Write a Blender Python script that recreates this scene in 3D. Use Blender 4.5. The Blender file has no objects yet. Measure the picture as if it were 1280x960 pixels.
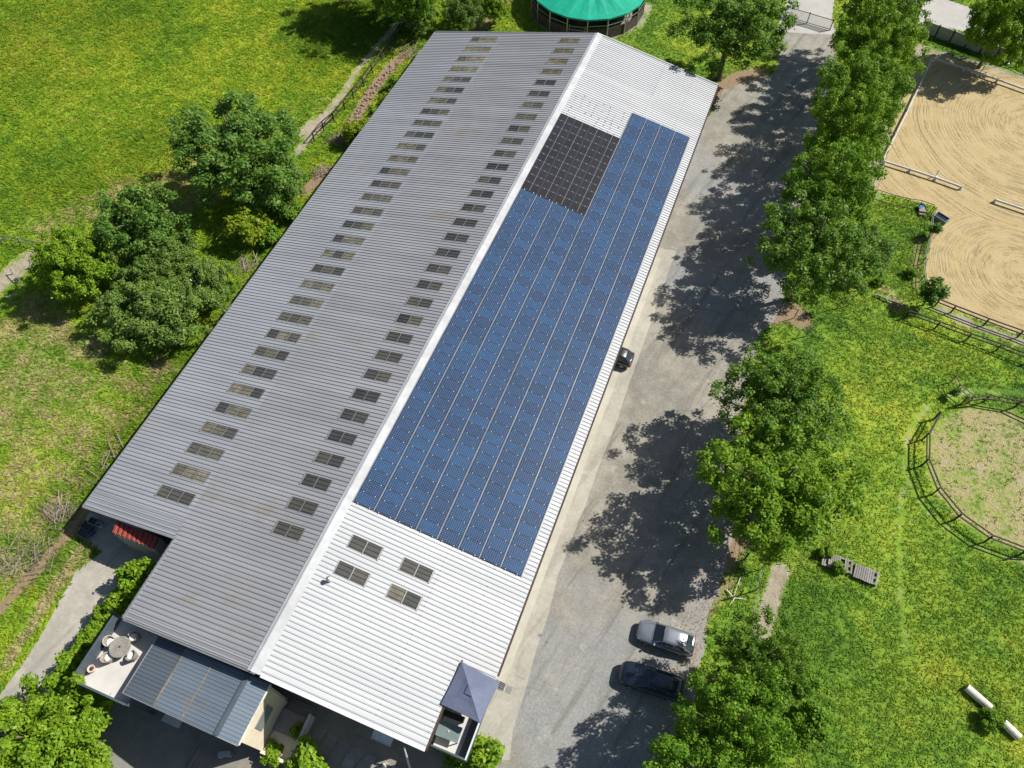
import bpy, math, random
import numpy as np
from mathutils import Vector, Matrix

S = bpy.context.scene
COL = S.collection
rnd = random.Random(7)
PI = math.pi

# ------------------------------------------------------------------ camera
H = 60.4
CR = Vector((.9337986, .3577980, -.0006304))
CU = Vector((-.3013617, .7874544, .5376771))
CF = Vector((-.1928766, .5018922, -.8431506))
FPX = 936.185
cam_d = bpy.data.cameras.new('camera')
cam = bpy.data.objects.new('camera', cam_d)
COL.objects.link(cam)
cam_d.sensor_fit = 'HORIZONTAL'
cam_d.sensor_width = 36
cam_d.lens = FPX / 1280 * 36
cam_d.clip_end = 5000
m = Matrix((CR, CU, -CF)).transposed().to_4x4()
m.translation = (0, 0, H)
cam.matrix_world = m
S.camera = cam

# ------------------------------------------------------------------ light
SUN_EL, SUN_AZ = math.radians(44.5), math.radians(37)
SD = Vector((math.cos(SUN_EL) * math.cos(SUN_AZ), math.cos(SUN_EL) * math.sin(SUN_AZ), math.sin(SUN_EL)))
sl = bpy.data.lights.new('sun', 'SUN')
sl.energy = 5.0
sl.angle = math.radians(.5)
sl.color = (1, .955, .88)
so = bpy.data.objects.new('sun', sl)
COL.objects.link(so)
so.rotation_euler = SD.to_track_quat('Z', 'Y').to_euler()
so.location = SD * 100
W = bpy.data.worlds.new('World')
S.world = W
W.use_nodes = True
bg = W.node_tree.nodes['Background']
sky = W.node_tree.nodes.new('ShaderNodeTexSky')
sky.sky_type = 'NISHITA'
sky.sun_disc = False
sky.sun_elevation = SUN_EL
sky.sun_rotation = PI / 2 - SUN_AZ
W.node_tree.links.new(sky.outputs[0], bg.inputs[0])
bg.inputs[1].default_value = .062
S.view_settings.view_transform = 'Standard'
S.view_settings.look = 'None'
S.view_settings.exposure = .42
S.view_settings.gamma = 1
S.cycles.max_bounces = 6
S.cycles.diffuse_bounces = 2
S.cycles.glossy_bounces = 2


def at(u, v, z=0.0):
    """surveyed point: where the sight line through photo pixel (u, v) meets height z"""
    d = CF + CR * ((u - 640) / FPX) - CU * ((v - 480) / FPX)
    t = (z - H) / d.z
    return Vector((d.x * t, d.y * t, z))


def ats(pts, z=0.0):
    return [at(u, v, z) for u, v in pts]


# ------------------------------------------------------------------ materials
class NT:
    def __init__(s, name):
        s.m = bpy.data.materials.new(name)
        s.m.use_nodes = True
        s.t = s.m.node_tree
        s.p = s.t.nodes['Principled BSDF']
        s.out = s.t.nodes['Material Output']

    def n(s, typ, **k):
        nd = s.t.nodes.new(typ)
        for a, b in k.items():
            setattr(nd, a, b)
        return nd

    def set(s, sock, val):
        if hasattr(val, 'is_output') or isinstance(val, bpy.types.NodeSocket):
            s.t.links.new(val, sock)
        elif isinstance(val, (tuple, list)) and len(val) == 3 and sock.type == 'RGBA':
            sock.default_value = (*val, 1)
        else:
            sock.default_value = val

    def math(s, op, a, b=0.0, c=0.0, clamp=False):
        nd = s.n('ShaderNodeMath', operation=op, use_clamp=clamp)
        for i, x in enumerate((a, b, c)):
            s.set(nd.inputs[i], x)
        return nd.outputs[0]

    def mix(s, f, a, b, blend='MIX'):
        nd = s.n('ShaderNodeMix', data_type='RGBA', blend_type=blend)
        s.set(nd.inputs[0], f)
        s.set(nd.inputs[6], a)
        s.set(nd.inputs[7], b)
        return nd.outputs[2]

    def noise(s, scale, vec=None, detail=3, rough=.55, dist=0.0):
        nd = s.n('ShaderNodeTexNoise')
        nd.inputs['Scale'].default_value = scale
        nd.inputs['Detail'].default_value = detail
        nd.inputs['Roughness'].default_value = rough
        nd.inputs['Distortion'].default_value = dist
        s.set(nd.inputs['Vector'], vec if vec is not None else s.pos())
        return nd.outputs[0]

    def pos(s):
        if not hasattr(s, '_pos'):
            s._pos = s.n('ShaderNodeNewGeometry').outputs['Position']
        return s._pos

    def obj(s):
        if not hasattr(s, '_obj'):
            s._obj = s.n('ShaderNodeTexCoord').outputs['Object']
        return s._obj

    def island(s):
        return s.n('ShaderNodeNewGeometry').outputs['Random Per Island']

    def orand(s):
        return s.n('ShaderNodeObjectInfo').outputs['Random']

    def ramp(s, f, stops, interp='LINEAR'):
        nd = s.n('ShaderNodeValToRGB')
        nd.color_ramp.interpolation = interp
        el = nd.color_ramp.elements
        while len(el) < len(stops):
            el.new(.5)
        for e, (p, c) in zip(el, stops):
            e.position = p
            e.color = (*c, 1) if len(c) == 3 else c
        s.set(nd.inputs[0], f)
        return nd.outputs[0]

    def step(s, f, lo, hi):
        nd = s.n('ShaderNodeMapRange', interpolation_type='SMOOTHSTEP')
        s.set(nd.inputs[0], f)
        nd.inputs[1].default_value = lo
        nd.inputs[2].default_value = hi
        return nd.outputs[0]

    def sep(s, v):
        return s.n('ShaderNodeSeparateXYZ', ), v

    def xyz(s, v):
        nd = s.n('ShaderNodeSeparateXYZ')
        s.set(nd.inputs[0], v)
        return nd.outputs[0], nd.outputs[1], nd.outputs[2]

    def vec(s, x, y, z=0.0):
        nd = s.n('ShaderNodeCombineXYZ')
        for i, q in enumerate((x, y, z)):
            s.set(nd.inputs[i], q)
        return nd.outputs[0]

    def bump(s, h, strength=.3, dist=.05):
        nd = s.n('ShaderNodeBump')
        nd.inputs['Strength'].default_value = strength
        nd.inputs['Distance'].default_value = dist
        s.set(nd.inputs['Height'], h)
        s.t.links.new(nd.outputs[0], s.p.inputs['Normal'])

    def fin(s, col, rough=.8, metal=0.0, spec=None):
        s.set(s.p.inputs['Base Color'], col)
        s.set(s.p.inputs['Roughness'], rough)
        s.set(s.p.inputs['Metallic'], metal)
        if spec is not None:
            s.p.inputs['Specular IOR Level'].default_value = spec
        return s.m


def sc(c, k):
    return tuple(min(1, x * k) for x in c)


def simple(name, col, rough=.7, metal=0.0, scale=6, amt=.25, bump=0.0, jit=0.0, spec=None):
    """one real colour with wear: two noises and an optional per-object variation"""
    t = NT(name)
    f = t.math('MULTIPLY_ADD', t.noise(scale * .15, detail=2), .5, t.math('MULTIPLY', t.noise(scale, detail=4), .5))
    c = t.mix(t.step(f, .3, .7), sc(col, 1 - amt), sc(col, 1 + amt))
    if jit:
        c = t.mix(t.orand(), sc(col, 1 - jit), c)
    if bump:
        t.bump(t.noise(scale * 4), bump)
    return t.fin(c, rough, metal, spec)


M = {}
M['white_paint'] = simple('white_paint', (.54, .55, .56), .5, amt=.1)
M['cream_render'] = simple('cream_render', (.66, .57, .44), .85, scale=2, amt=.1, bump=.1)
M['dark_wood'] = simple('dark_wood', (.045, .035, .03), .8, scale=8, amt=.4)
M['grey_wood'] = simple('grey_wood', (.30, .28, .26), .85, scale=7, amt=.35, jit=.35)
M['pale_wood'] = simple('pale_wood', (.62, .58, .50), .8, scale=5, amt=.25, bump=.2)
M['dry_twig'] = simple('dry_twig', (.27, .22, .17), .9, scale=5, amt=.4)
M['bark'] = simple('bark', (.15, .115, .08), .9, scale=5, amt=.4, bump=.5)
M['slate_metal'] = simple('slate_metal', (.075, .098, .118), .5, scale=2, amt=.15)
M['dark_metal'] = simple('dark_metal', (.03, .028, .027), .5, amt=.3)
M['brown_gutter'] = simple('brown_gutter', (.06, .035, .028), .5, amt=.3)
M['grey_metal'] = simple('grey_metal', (.42, .43, .44), .4, .6, amt=.15)
M['alu'] = simple('alu', (.29, .285, .27), .45, .3, amt=.15)
M['wall_block'] = simple('wall_block', (.33, .31, .28), .9, scale=2, amt=.2, bump=.2)
M['floor_pale'] = simple('floor_pale', (.53, .51, .48), .75, scale=1.2, amt=.1)
M['wicker'] = simple('wicker', (.34, .30, .25), .8, scale=25, amt=.4, bump=.4)
M['cushion'] = simple('cushion', (.75, .74, .71), .9, amt=.06)
M['table_top'] = simple('table_top', (.27, .25, .215), .7, scale=9, amt=.3)
M['pot'] = simple('pot', (.70, .50, .42), .7, amt=.15)
M['blue_fabric'] = simple('blue_fabric', (.125, .145, .22), .75, scale=3, amt=.12, bump=.1)
M['blue_plastic'] = simple('blue_plastic', (.05, .14, .26), .5, amt=.3)
M['pale_plastic'] = simple('pale_plastic', (.55, .60, .62), .5, amt=.15)
M['teal_plastic'] = simple('teal_plastic', (.15, .205, .20), .5, amt=.15)
M['red_paint'] = simple('red_paint', (.45, .08, .05), .6, amt=.15)
M['green_tarp'] = simple('green_tarp', (.008, .33, .21), .45, scale=1.5, amt=.16, bump=.05)
M['walker_wall'] = simple('walker_wall', (.06, .045, .037), .8, scale=3, amt=.4)
M['concrete_wall'] = simple('concrete_wall', (.33, .32, .30), .9, scale=3, amt=.2, bump=.2)
M['gate_mesh'] = simple('gate_mesh', (.28, .29, .30), .6, amt=.1)
M['slab'] = simple('slab', (.27, .265, .255), .9, scale=3, amt=.2, jit=.2)
M['glass'] = simple('glass', (.02, .03, .04), .08, amt=.2)
M['tyre'] = simple('tyre', (.02, .02, .02), .85, amt=.2)
M['black_trim'] = simple('black_trim', (.018, .018, .02), .5, amt=.2)
M['rubber'] = M['tyre']
M['lamp_glass'] = simple('lamp_glass', (.65, .68, .70), .12, amt=.08)
M['tail_lamp'] = simple('tail_lamp', (.42, .01, .008), .2, amt=.1)
M['chrome'] = simple('chrome', (.6, .6, .62), .2, .9, amt=.05)
M['petal'] = simple('petal', (.75, .70, .74), .8, amt=.1)
M['purple_petal'] = simple('purple_petal', (.30, .16, .40), .8, amt=.2)
M['dead_leaf'] = simple('dead_leaf', (.26, .15, .07), .9, amt=.4)
M['rusty_lap'] = simple('rusty_lap', (.24, .20, .15), .8, scale=4, amt=.45)
M['ridge_metal'] = simple('ridge_metal', (.44, .45, .46), .55, scale=1.5, amt=.16)
M['stone'] = simple('stone', (.30, .22, .18), .95, scale=6, amt=.4, jit=.3)


def paint(name, col, metal):
    t = NT(name)
    c = t.mix(t.step(t.noise(1.3), .3, .75), sc(col, .92), sc(col, 1.08))
    t.p.inputs['Coat Weight'].default_value = .8
    t.p.inputs['Coat Roughness'].default_value = .06
    return t.fin(c, .32, metal)


M['silver_paint'] = paint('silver_paint', (.27, .295, .335), .5)
M['navy_paint'] = paint('navy_paint', (.012, .020, .038), .3)
M['black_paint'] = paint('black_paint', (.02, .022, .024), .2)


def tile_roof():
    t = NT('red_tile')
    x, y, z = t.xyz(t.obj())
    c = t.mix(t.noise(9), (.26, .04, .03), (.38, .075, .055))
    t.bump(t.math('SINE', t.math('MULTIPLY', x, 40)), .5, .05)
    return t.fin(c, .8)


M['red_tile'] = tile_roof()


def sheet_metal(name, c0, c1, stain, stain_amt, rough, flank_shade=False):
    t = NT(name)
    x, y, z = t.xyz(t.pos())
    streak = t.noise(1, t.vec(t.math('MULTIPLY', x, .10), t.math('MULTIPLY', y, 1.1)), 4, .6)
    big = t.noise(.10, detail=3)
    f = t.math('ADD', t.math('MULTIPLY', streak, .6), t.math('MULTIPLY', big, .4))
    c = t.mix(t.step(f, .32, .68), c0, c1)
    c = t.mix(t.math('MULTIPLY', t.orand(), .35), c, sc(c0, .86))
    sp = t.step(t.noise(.16, t.vec(x, t.math('MULTIPLY', y, 1.6), 3.7), 5, .7), .56, .74)
    c = t.mix(t.math('MULTIPLY', sp, stain_amt), c, stain)
    sp2 = t.step(t.noise(7, None, 2), .70, .80)
    c = t.mix(t.math('MULTIPLY', sp2, .35), c, sc(c0, .55))
    if flank_shade:      # rib flanks darkened in the colour to deepen their shaded side
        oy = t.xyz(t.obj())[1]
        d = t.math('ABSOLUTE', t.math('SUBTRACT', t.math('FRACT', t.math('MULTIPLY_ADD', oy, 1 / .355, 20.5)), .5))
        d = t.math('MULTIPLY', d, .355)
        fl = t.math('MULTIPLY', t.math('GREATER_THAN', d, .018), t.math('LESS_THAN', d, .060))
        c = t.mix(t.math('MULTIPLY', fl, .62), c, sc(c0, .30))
    return t.fin(c, rough, .0, .35)


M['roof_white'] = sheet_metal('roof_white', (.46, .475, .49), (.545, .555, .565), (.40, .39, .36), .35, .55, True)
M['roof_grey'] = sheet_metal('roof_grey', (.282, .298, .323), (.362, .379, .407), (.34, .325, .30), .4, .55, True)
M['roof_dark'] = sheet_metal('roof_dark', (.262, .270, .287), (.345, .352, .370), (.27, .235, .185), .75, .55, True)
M['annex_sheet'] = sheet_metal('annex_sheet', (.115, .152, .190), (.160, .200, .240), (.27, .22, .16), .35, .5)
M['annex_dark_sheet'] = sheet_metal('annex_dark_sheet', (.075, .097, .118), (.105, .130, .155), (.16, .15, .13), .3, .5)


def pane_mat(name, stops):
    """weathered translucent sheet: tone differs from pane to pane, dirt along the ribs and in blotches"""
    t = NT(name)
    x, y, z = t.xyz(t.obj())
    c = t.ramp(t.orand(), stops)
    c = t.mix(t.math('MULTIPLY', t.step(t.noise(1.6, None, 5, .7), .35, .7), .7), c, (.080, .080, .074))
    st = t.noise(1.0, t.vec(t.math('MULTIPLY', x, .8), t.math('MULTIPLY', y, 9.0), t.math('MULTIPLY', t.orand(), 40)), 3, .6)
    c = t.mix(t.math('MULTIPLY', t.step(st, .48, .66), .5), c, (.045, .045, .04))
    return t.fin(c, .3, 0, .4)


M['skylight_pane'] = pane_mat('skylight_pane', [(0, (.045, .048, .050)), (.35, (.070, .072, .068)), (.6, (.105, .10, .085)), (.8, (.150, .138, .105)), (1, (.20, .185, .14))])
M['pale_pane'] = pane_mat('pale_pane', [(0, (.060, .064, .064)), (.3, (.10, .10, .09)), (.55, (.165, .155, .12)), (.8, (.23, .21, .15)), (1, (.28, .26, .20))])
M['aged_pane'] = pane_mat('aged_pane', [(0, (.15, .13, .08)), (.5, (.28, .24, .13)), (1, (.36, .33, .21))])


def cell_mat(name, nx, ny, w, h, dark, lite, line, lw, rough):
    t = NT(name)
    x, y, z = t.xyz(t.obj())
    fx = t.math('FRACT', t.math('MULTIPLY_ADD', x, nx / w, nx / 2 + 20))
    fy = t.math('FRACT', t.math('MULTIPLY_ADD', y, ny / h, ny / 2 + 20))
    dx = t.math('ABSOLUTE', t.math('SUBTRACT', fx, .5))
    dy = t.math('ABSOLUTE', t.math('SUBTRACT', fy, .5))
    ln = t.math('MAXIMUM', t.math('GREATER_THAN', dx, .5 - lw), t.math('GREATER_THAN', dy, .5 - lw))
    cx = t.math('FLOOR', t.math('MULTIPLY_ADD', x, nx / w, nx / 2 + 20))
    cy = t.math('FLOOR', t.math('MULTIPLY_ADD', y, ny / h, ny / 2 + 20))
    r = t.orand()
    wn = t.n('ShaderNodeTexWhiteNoise', noise_dimensions='3D')
    t.set(wn.inputs['Vector'], t.vec(cx, cy, t.math('MULTIPLY', r, 91)))
    f = t.math('ADD', t.math('MULTIPLY', wn.outputs[0], .4), t.math('MULTIPLY', r, .6))
    f = t.math('ADD', t.math('MULTIPLY', f, .8), t.math('MULTIPLY', t.noise(.12), .35))
    c = t.ramp(f, [(.2, dark), (.6, tuple((a + b) / 2 for a, b in zip(dark, lite))), (1, lite)])
    c = t.mix(t.math('MULTIPLY', t.step(t.noise(.45, None, 3, .6), .50, .66), .55), c, tuple((a * 1.7, b * .95, d_ * .95) for a, b, d_ in [tuple((p + q) / 2 for p, q in zip(dark, lite))])[0])
    crys = t.noise(22, None, 2)
    c = t.mix(t.math('MULTIPLY', t.step(crys, .45, .75), .3), c, sc(lite, 1.25))
    c = t.mix(ln, c, line)
    edge = t.math('MAXIMUM', t.math('GREATER_THAN', t.math('ABSOLUTE', x), w / 2 - .016), t.math('GREATER_THAN', t.math('ABSOLUTE', y), h / 2 - .03))
    c = t.mix(edge, c, (.07, .08, .10))
    return t.fin(c, rough, 0, .32)


M['blue_cells'] = cell_mat('blue_cells', 10, 6, 1.65, .99, (.006, .017, .054), (.012, .065, .165), (.12, .16, .225), .075, .25)
M['black_cells'] = cell_mat('black_cells', 12, 6, 1.70, 1.105, (.010, .011, .014), (.020, .021, .025), (.045, .045, .048), .035, .35)


def grass_mat(name, tuft):
    t = NT(name)
    a = t.n('ShaderNodeAttribute', attribute_name='mask')
    sx = t.n('ShaderNodeSeparateColor')
    t.set(sx.inputs[0], a.outputs['Color'])
    dry, worn, lush = sx.outputs
    lit = a.outputs['Alpha']
    n1 = t.noise(.07, None, 4, .6)
    n2 = t.noise(.45, None, 5, .65)
    n3 = t.noise(2.6, None, 4, .7)
    n4 = t.noise(11, None, 3, .7)
    xx = t.xyz(t.pos())[0]
    f = t.math('ADD', t.math('MULTIPLY', n1, .60), t.math('ADD', t.math('MULTIPLY', n2, .42), t.math('MULTIPLY', n3, .22)))
    px_, py_, pz_ = t.xyz(t.pos())
    stk = t.noise(1.0, t.vec(t.math('MULTIPLY_ADD', py_, .12, t.math('MULTIPLY', px_, .22)), t.math('MULTIPLY_ADD', px_, .45, t.math('MULTIPLY', py_, 1.1)), 3.0), 4, .6)
    f = t.math('ADD', f, t.math('MULTIPLY_ADD', stk, .24, -.19))
    f = t.math('ADD', f, t.math('MULTIPLY_ADD', t.step(xx, -60, -20), -.052, .005))
    c = t.ramp(f, [(.35, (.066, .160, .012)), (.45, (.138, .270, .014)), (.54, (.238, .362, .016)), (.64, (.365, .430, .022)), (.80, (.46, .44, .05))])
    c = t.mix(t.math('MULTIPLY', t.step(t.noise(1.1, t.vec(*t.xyz(t.pos())[:2], 9.0), 5, .7), .60, .72), .65), c, (.040, .080, .016))
    c = t.mix(t.math('MULTIPLY', t.step(t.noise(1.6, t.vec(*t.xyz(t.pos())[:2], 31.0), 4, .7), .64, .74), .6), c, (.20, .125, .055))
    # lush: deeper green
    lf = t.math('MULTIPLY', lush, t.math('MULTIPLY_ADD', n2, .8, .4), clamp=True)
    c = t.mix(lf, c, t.mix(n3, (.045, .12, .008), (.12, .23, .012)))
    # dry straw, broken up by noise
    df = t.step(t.math('ADD', dry, t.math('MULTIPLY', t.math('SUBTRACT', t.math('ADD', n2, n3), 1.0), 1.5)), .32, .80)
    df = t.math('MULTIPLY', df, t.math('GREATER_THAN', dry, .03))
    c = t.mix(df, c, t.mix(t.step(n4, .3, .7), (.26, .23, .075), (.49, .42, .215)))
    lf2 = t.step(t.math('ADD', lit, t.math('MULTIPLY', t.math('SUBTRACT', n3, .5), 1.0)), .35, .75)
    lf2 = t.math('MULTIPLY', lf2, t.math('GREATER_THAN', lit, .03))
    c = t.mix(lf2, c, t.mix(n4, (.20, .13, .07), (.40, .29, .18)))
    wf = t.step(t.math('ADD', worn, t.math('MULTIPLY', t.math('SUBTRACT', t.math('ADD', n2, n3), 1.0), .9)), .40, .70)
    wf = t.math('MULTIPLY', wf, t.math('GREATER_THAN', worn, .03))
    if not tuft:
        c = t.mix(wf, c, t.mix(t.step(n2, .35, .65), (.31, .26, .175), (.43, .375, .28)))
    v = t.math('MULTIPLY_ADD', n4, .7, .64)
    if tuft:
        isl = t.island()
        v = t.math('MULTIPLY', v, t.math('MULTIPLY_ADD', isl, .5, .85))
    hs = t.n('ShaderNodeHueSaturation')
    t.set(hs.inputs['Value'], v)
    t.set(hs.inputs['Color'], c)
    t.set(hs.inputs['Saturation'], t.math('MULTIPLY_ADD', t.step(xx, -45, -10), -.03, .97))
    t.fin(hs.outputs[0], .75, 0, .12)
    if tuft:
        tr = t.n('ShaderNodeBsdfTranslucent')
        t.set(tr.inputs[0], hs.outputs[0])
        mx = t.n('ShaderNodeMixShader')
        mx.inputs[0].default_value = .4
        t.t.links.new(t.p.outputs[0], mx.inputs[1])
        t.t.links.new(tr.outputs[0], mx.inputs[2])
        t.t.links.new(mx.outputs[0], t.out.inputs[0])
    if not tuft:
        t.bump(t.math('ADD', n4, t.math('MULTIPLY', n3, 2.0)), .8, .12)
    return t.m


M['grass_ground'] = grass_mat('grass_ground', False)
M['grass_blade'] = grass_mat('grass_blade', True)


def gravel_mat(name, c0, c1, blue, spk, fine=9.0, tracks=0.0):
    t = NT(name)
    n1 = t.noise(.14, None, 4, .6)
    n2 = t.noise(.8, None, 5, .65)
    n3 = t.noise(fine, None, 3, .75)
    n4 = t.noise(30, None, 2, .8)
    c = t.mix(t.step(t.math('ADD', t.math('MULTIPLY', n1, .6), t.math('MULTIPLY', n2, .5)), .38, .72), c0, c1)
    c = t.mix(t.math('MULTIPLY', t.step(t.noise(.09, t.vec(*t.xyz(t.pos())[:2], 5.0), 3), .45, .65), blue), c, (.25, .265, .275))
    if tracks:
        px_, py_, pz_ = t.xyz(t.pos())
        tr = t.noise(1.0, t.vec(t.math('MULTIPLY_ADD', py_, -.25, t.math('MULTIPLY', px_, .95)), t.math('MULTIPLY', py_, .07), 2.0), 4, .6)
        c = t.mix(t.math('MULTIPLY', t.step(tr, .50, .66), tracks), c, sc(c0, .62))
        sp_ = t.step(t.noise(.55, t.vec(px_, py_, 8.0), 5, .7), .60, .70)
        c = t.mix(t.math('MULTIPLY', sp_, tracks), c, sc(c1, 1.18))
        ck = t.n('ShaderNodeTexVoronoi', feature='DISTANCE_TO_EDGE')
        ck.inputs['Scale'].default_value = .33
        t.set(ck.inputs['Vector'], t.vec(t.math('ADD', px_, t.math('MULTIPLY', n2, 2.2)), t.math('ADD', py_, t.math('MULTIPLY', n1, 2.2)), 0.0))
        c = t.mix(t.math('MULTIPLY', t.math('LESS_THAN', ck.outputs[0], .009), tracks * .38), c, sc(c0, .5))
    v = t.math('ADD', t.math('MULTIPLY', n3, spk), t.math('ADD', t.math('MULTIPLY', n4, spk * .8), 1 - spk * .9))
    hs = t.n('ShaderNodeHueSaturation')
    t.set(hs.inputs['Value'], v)
    t.set(hs.inputs['Color'], c)
    t.bump(t.math('ADD', n3, n4), .55, .03)
    return t.fin(hs.outputs[0], .9, 0, .2)


M['asphalt'] = gravel_mat('asphalt', (.21, .20, .172), (.335, .312, .262), .60, 1.0, 5.0, .5)
M['apron_concrete'] = gravel_mat('apron_concrete', (.345, .325, .275), (.435, .415, .355), .10, .45, 3, .35)
M['drive_concrete'] = gravel_mat('drive_concrete', (.32, .30, .255), (.45, .42, .36), .1, .4, 3, .4)
M['yard_concrete'] = gravel_mat('yard_concrete', (.19, .18, .155), (.27, .255, .22), .2, .4, 3)
M['road_paving'] = gravel_mat('road_paving', (.38, .365, .335), (.46, .445, .41), .2, .2)
M['kerb'] = gravel_mat('kerb', (.40, .385, .32), (.49, .47, .40), 0, .2, 3)


def sand_mat(name, cx, cy, ex):
    """harrowed sand: shallow rings left by a drag going round the arena"""
    t = NT(name)
    x, y, z = t.xyz(t.pos())
    dx = t.math('MULTIPLY', t.math('SUBTRACT', x, cx), ex)
    dy = t.math('SUBTRACT', y, cy)
    d = t.math('SQRT', t.math('ADD', t.math('MULTIPLY', dx, dx), t.math('MULTIPLY', dy, dy)))
    w = t.math('ADD', d, t.math('MULTIPLY', t.noise(.12, None, 2), 1.2))
    n2 = t.noise(1.2, None, 5, .65)
    n3 = t.noise(7, None, 4, .75)
    ang = t.math('ARCTAN2', dy, dx)
    ring2 = t.math('MULTIPLY_ADD', t.math('SINE', t.math('MULTIPLY', w, 2.3)), .5, .5)
    # harrow scratches: long in the going direction, narrow across it
    st1 = t.noise(1.0, t.vec(t.math('MULTIPLY', ang, 1.6), t.math('MULTIPLY', w, 3.6), 1.0), 5, .7)
    st2 = t.noise(1.0, t.vec(t.math('MULTIPLY', ang, 2.2), t.math('MULTIPLY', w, 1.1), 7.0), 3, .6)
    cut = t.noise(.5, t.vec(x, y, 4.0), 4)
    rr = t.math('MULTIPLY', t.step(t.math('ADD', t.math('MULTIPLY', st1, .7), t.math('MULTIPLY', st2, .3)), .46, .66), t.step(cut, .28, .60))
    c = t.mix(n2, (.41, .315, .155), (.51, .405, .22))
    c = t.mix(t.math('MULTIPLY', rr, .42), c, (.28, .215, .11))
    c = t.mix(t.math('MULTIPLY', ring2, .16), c, (.57, .475, .30))
    c = t.mix(t.math('MULTIPLY', t.step(n3, .58, .72), .38), c, (.26, .19, .10))
    hgt = t.math('ADD', t.math('MULTIPLY', rr, -1.0), t.math('MULTIPLY', n3, .9))
    t.bump(hgt, .9, .10)
    return t.fin(c, .95, 0, .1)


def leaf_mat(name, c0, c1, c2, trans=.30):
    t = NT(name)
    r = t.island()
    c = t.ramp(r, [(0, c0), (.6, c1), (1, c2)])
    c = t.mix(t.math('MULTIPLY', t.step(t.noise(.7, None, 3), .38, .66), .55), c, c2)
    t.fin(c, .48, 0, .22)
    tr = t.n('ShaderNodeBsdfTranslucent')
    t.set(tr.inputs[0], t.mix(.5, c, (.21, .35, .02)))
    mx = t.n('ShaderNodeMixShader')
    mx.inputs[0].default_value = trans
    t.t.links.new(t.p.outputs[0], mx.inputs[1])
    t.t.links.new(tr.outputs[0], mx.inputs[2])
    t.t.links.new(mx.outputs[0], t.out.inputs[0])
    return t.m


M['leaf_plane'] = leaf_mat('leaf_plane', (0.060, 0.156, 0.012), (0.113, 0.248, 0.016), (0.219, 0.374, 0.025), .40)
M['leaf_fresh'] = leaf_mat('leaf_fresh', (0.068, 0.158, 0.009), (0.130, 0.265, 0.013), (0.253, 0.394, 0.024), .42)
M['leaf_deep'] = leaf_mat('leaf_deep', (0.053, 0.137, 0.016), (0.101, 0.214, 0.023), (0.196, 0.315, 0.036), .36)
M['leaf_dark'] = leaf_mat('leaf_dark', (0.044, 0.119, 0.017), (0.087, 0.195, 0.027), (0.177, 0.286, 0.048), .30)
M['leaf_olive'] = leaf_mat('leaf_olive', (0.073, 0.152, 0.024), (0.134, 0.232, 0.039), (0.226, 0.317, 0.067), .30)
M['leaf_bright'] = leaf_mat('leaf_bright', (0.095, 0.213, 0.011), (0.174, 0.319, 0.016), (0.291, 0.426, 0.028), .38)
M['leaf_lime'] = leaf_mat('leaf_lime', (.13, .22, .012), (.21, .30, .015), (.30, .36, .02), .38)


# ------------------------------------------------------------------ builders
WO = {}


def tag(o, label=None, cat=None, group=None, kind=None):
    for k, v in (('label', label), ('category', cat), ('group', group), ('kind', kind)):
        if v:
            o[k] = v
    return o


def thing(name, label, cat, loc=(0, 0, 0), rz=0.0, group=None):
    o = bpy.data.objects.new(name, None)
    o.empty_display_size = .3
    COL.objects.link(o)
    o.location = loc
    o.rotation_euler = (0, 0, rz)
    WO[o] = Vector(loc)
    return tag(o, label, cat, group)


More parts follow.
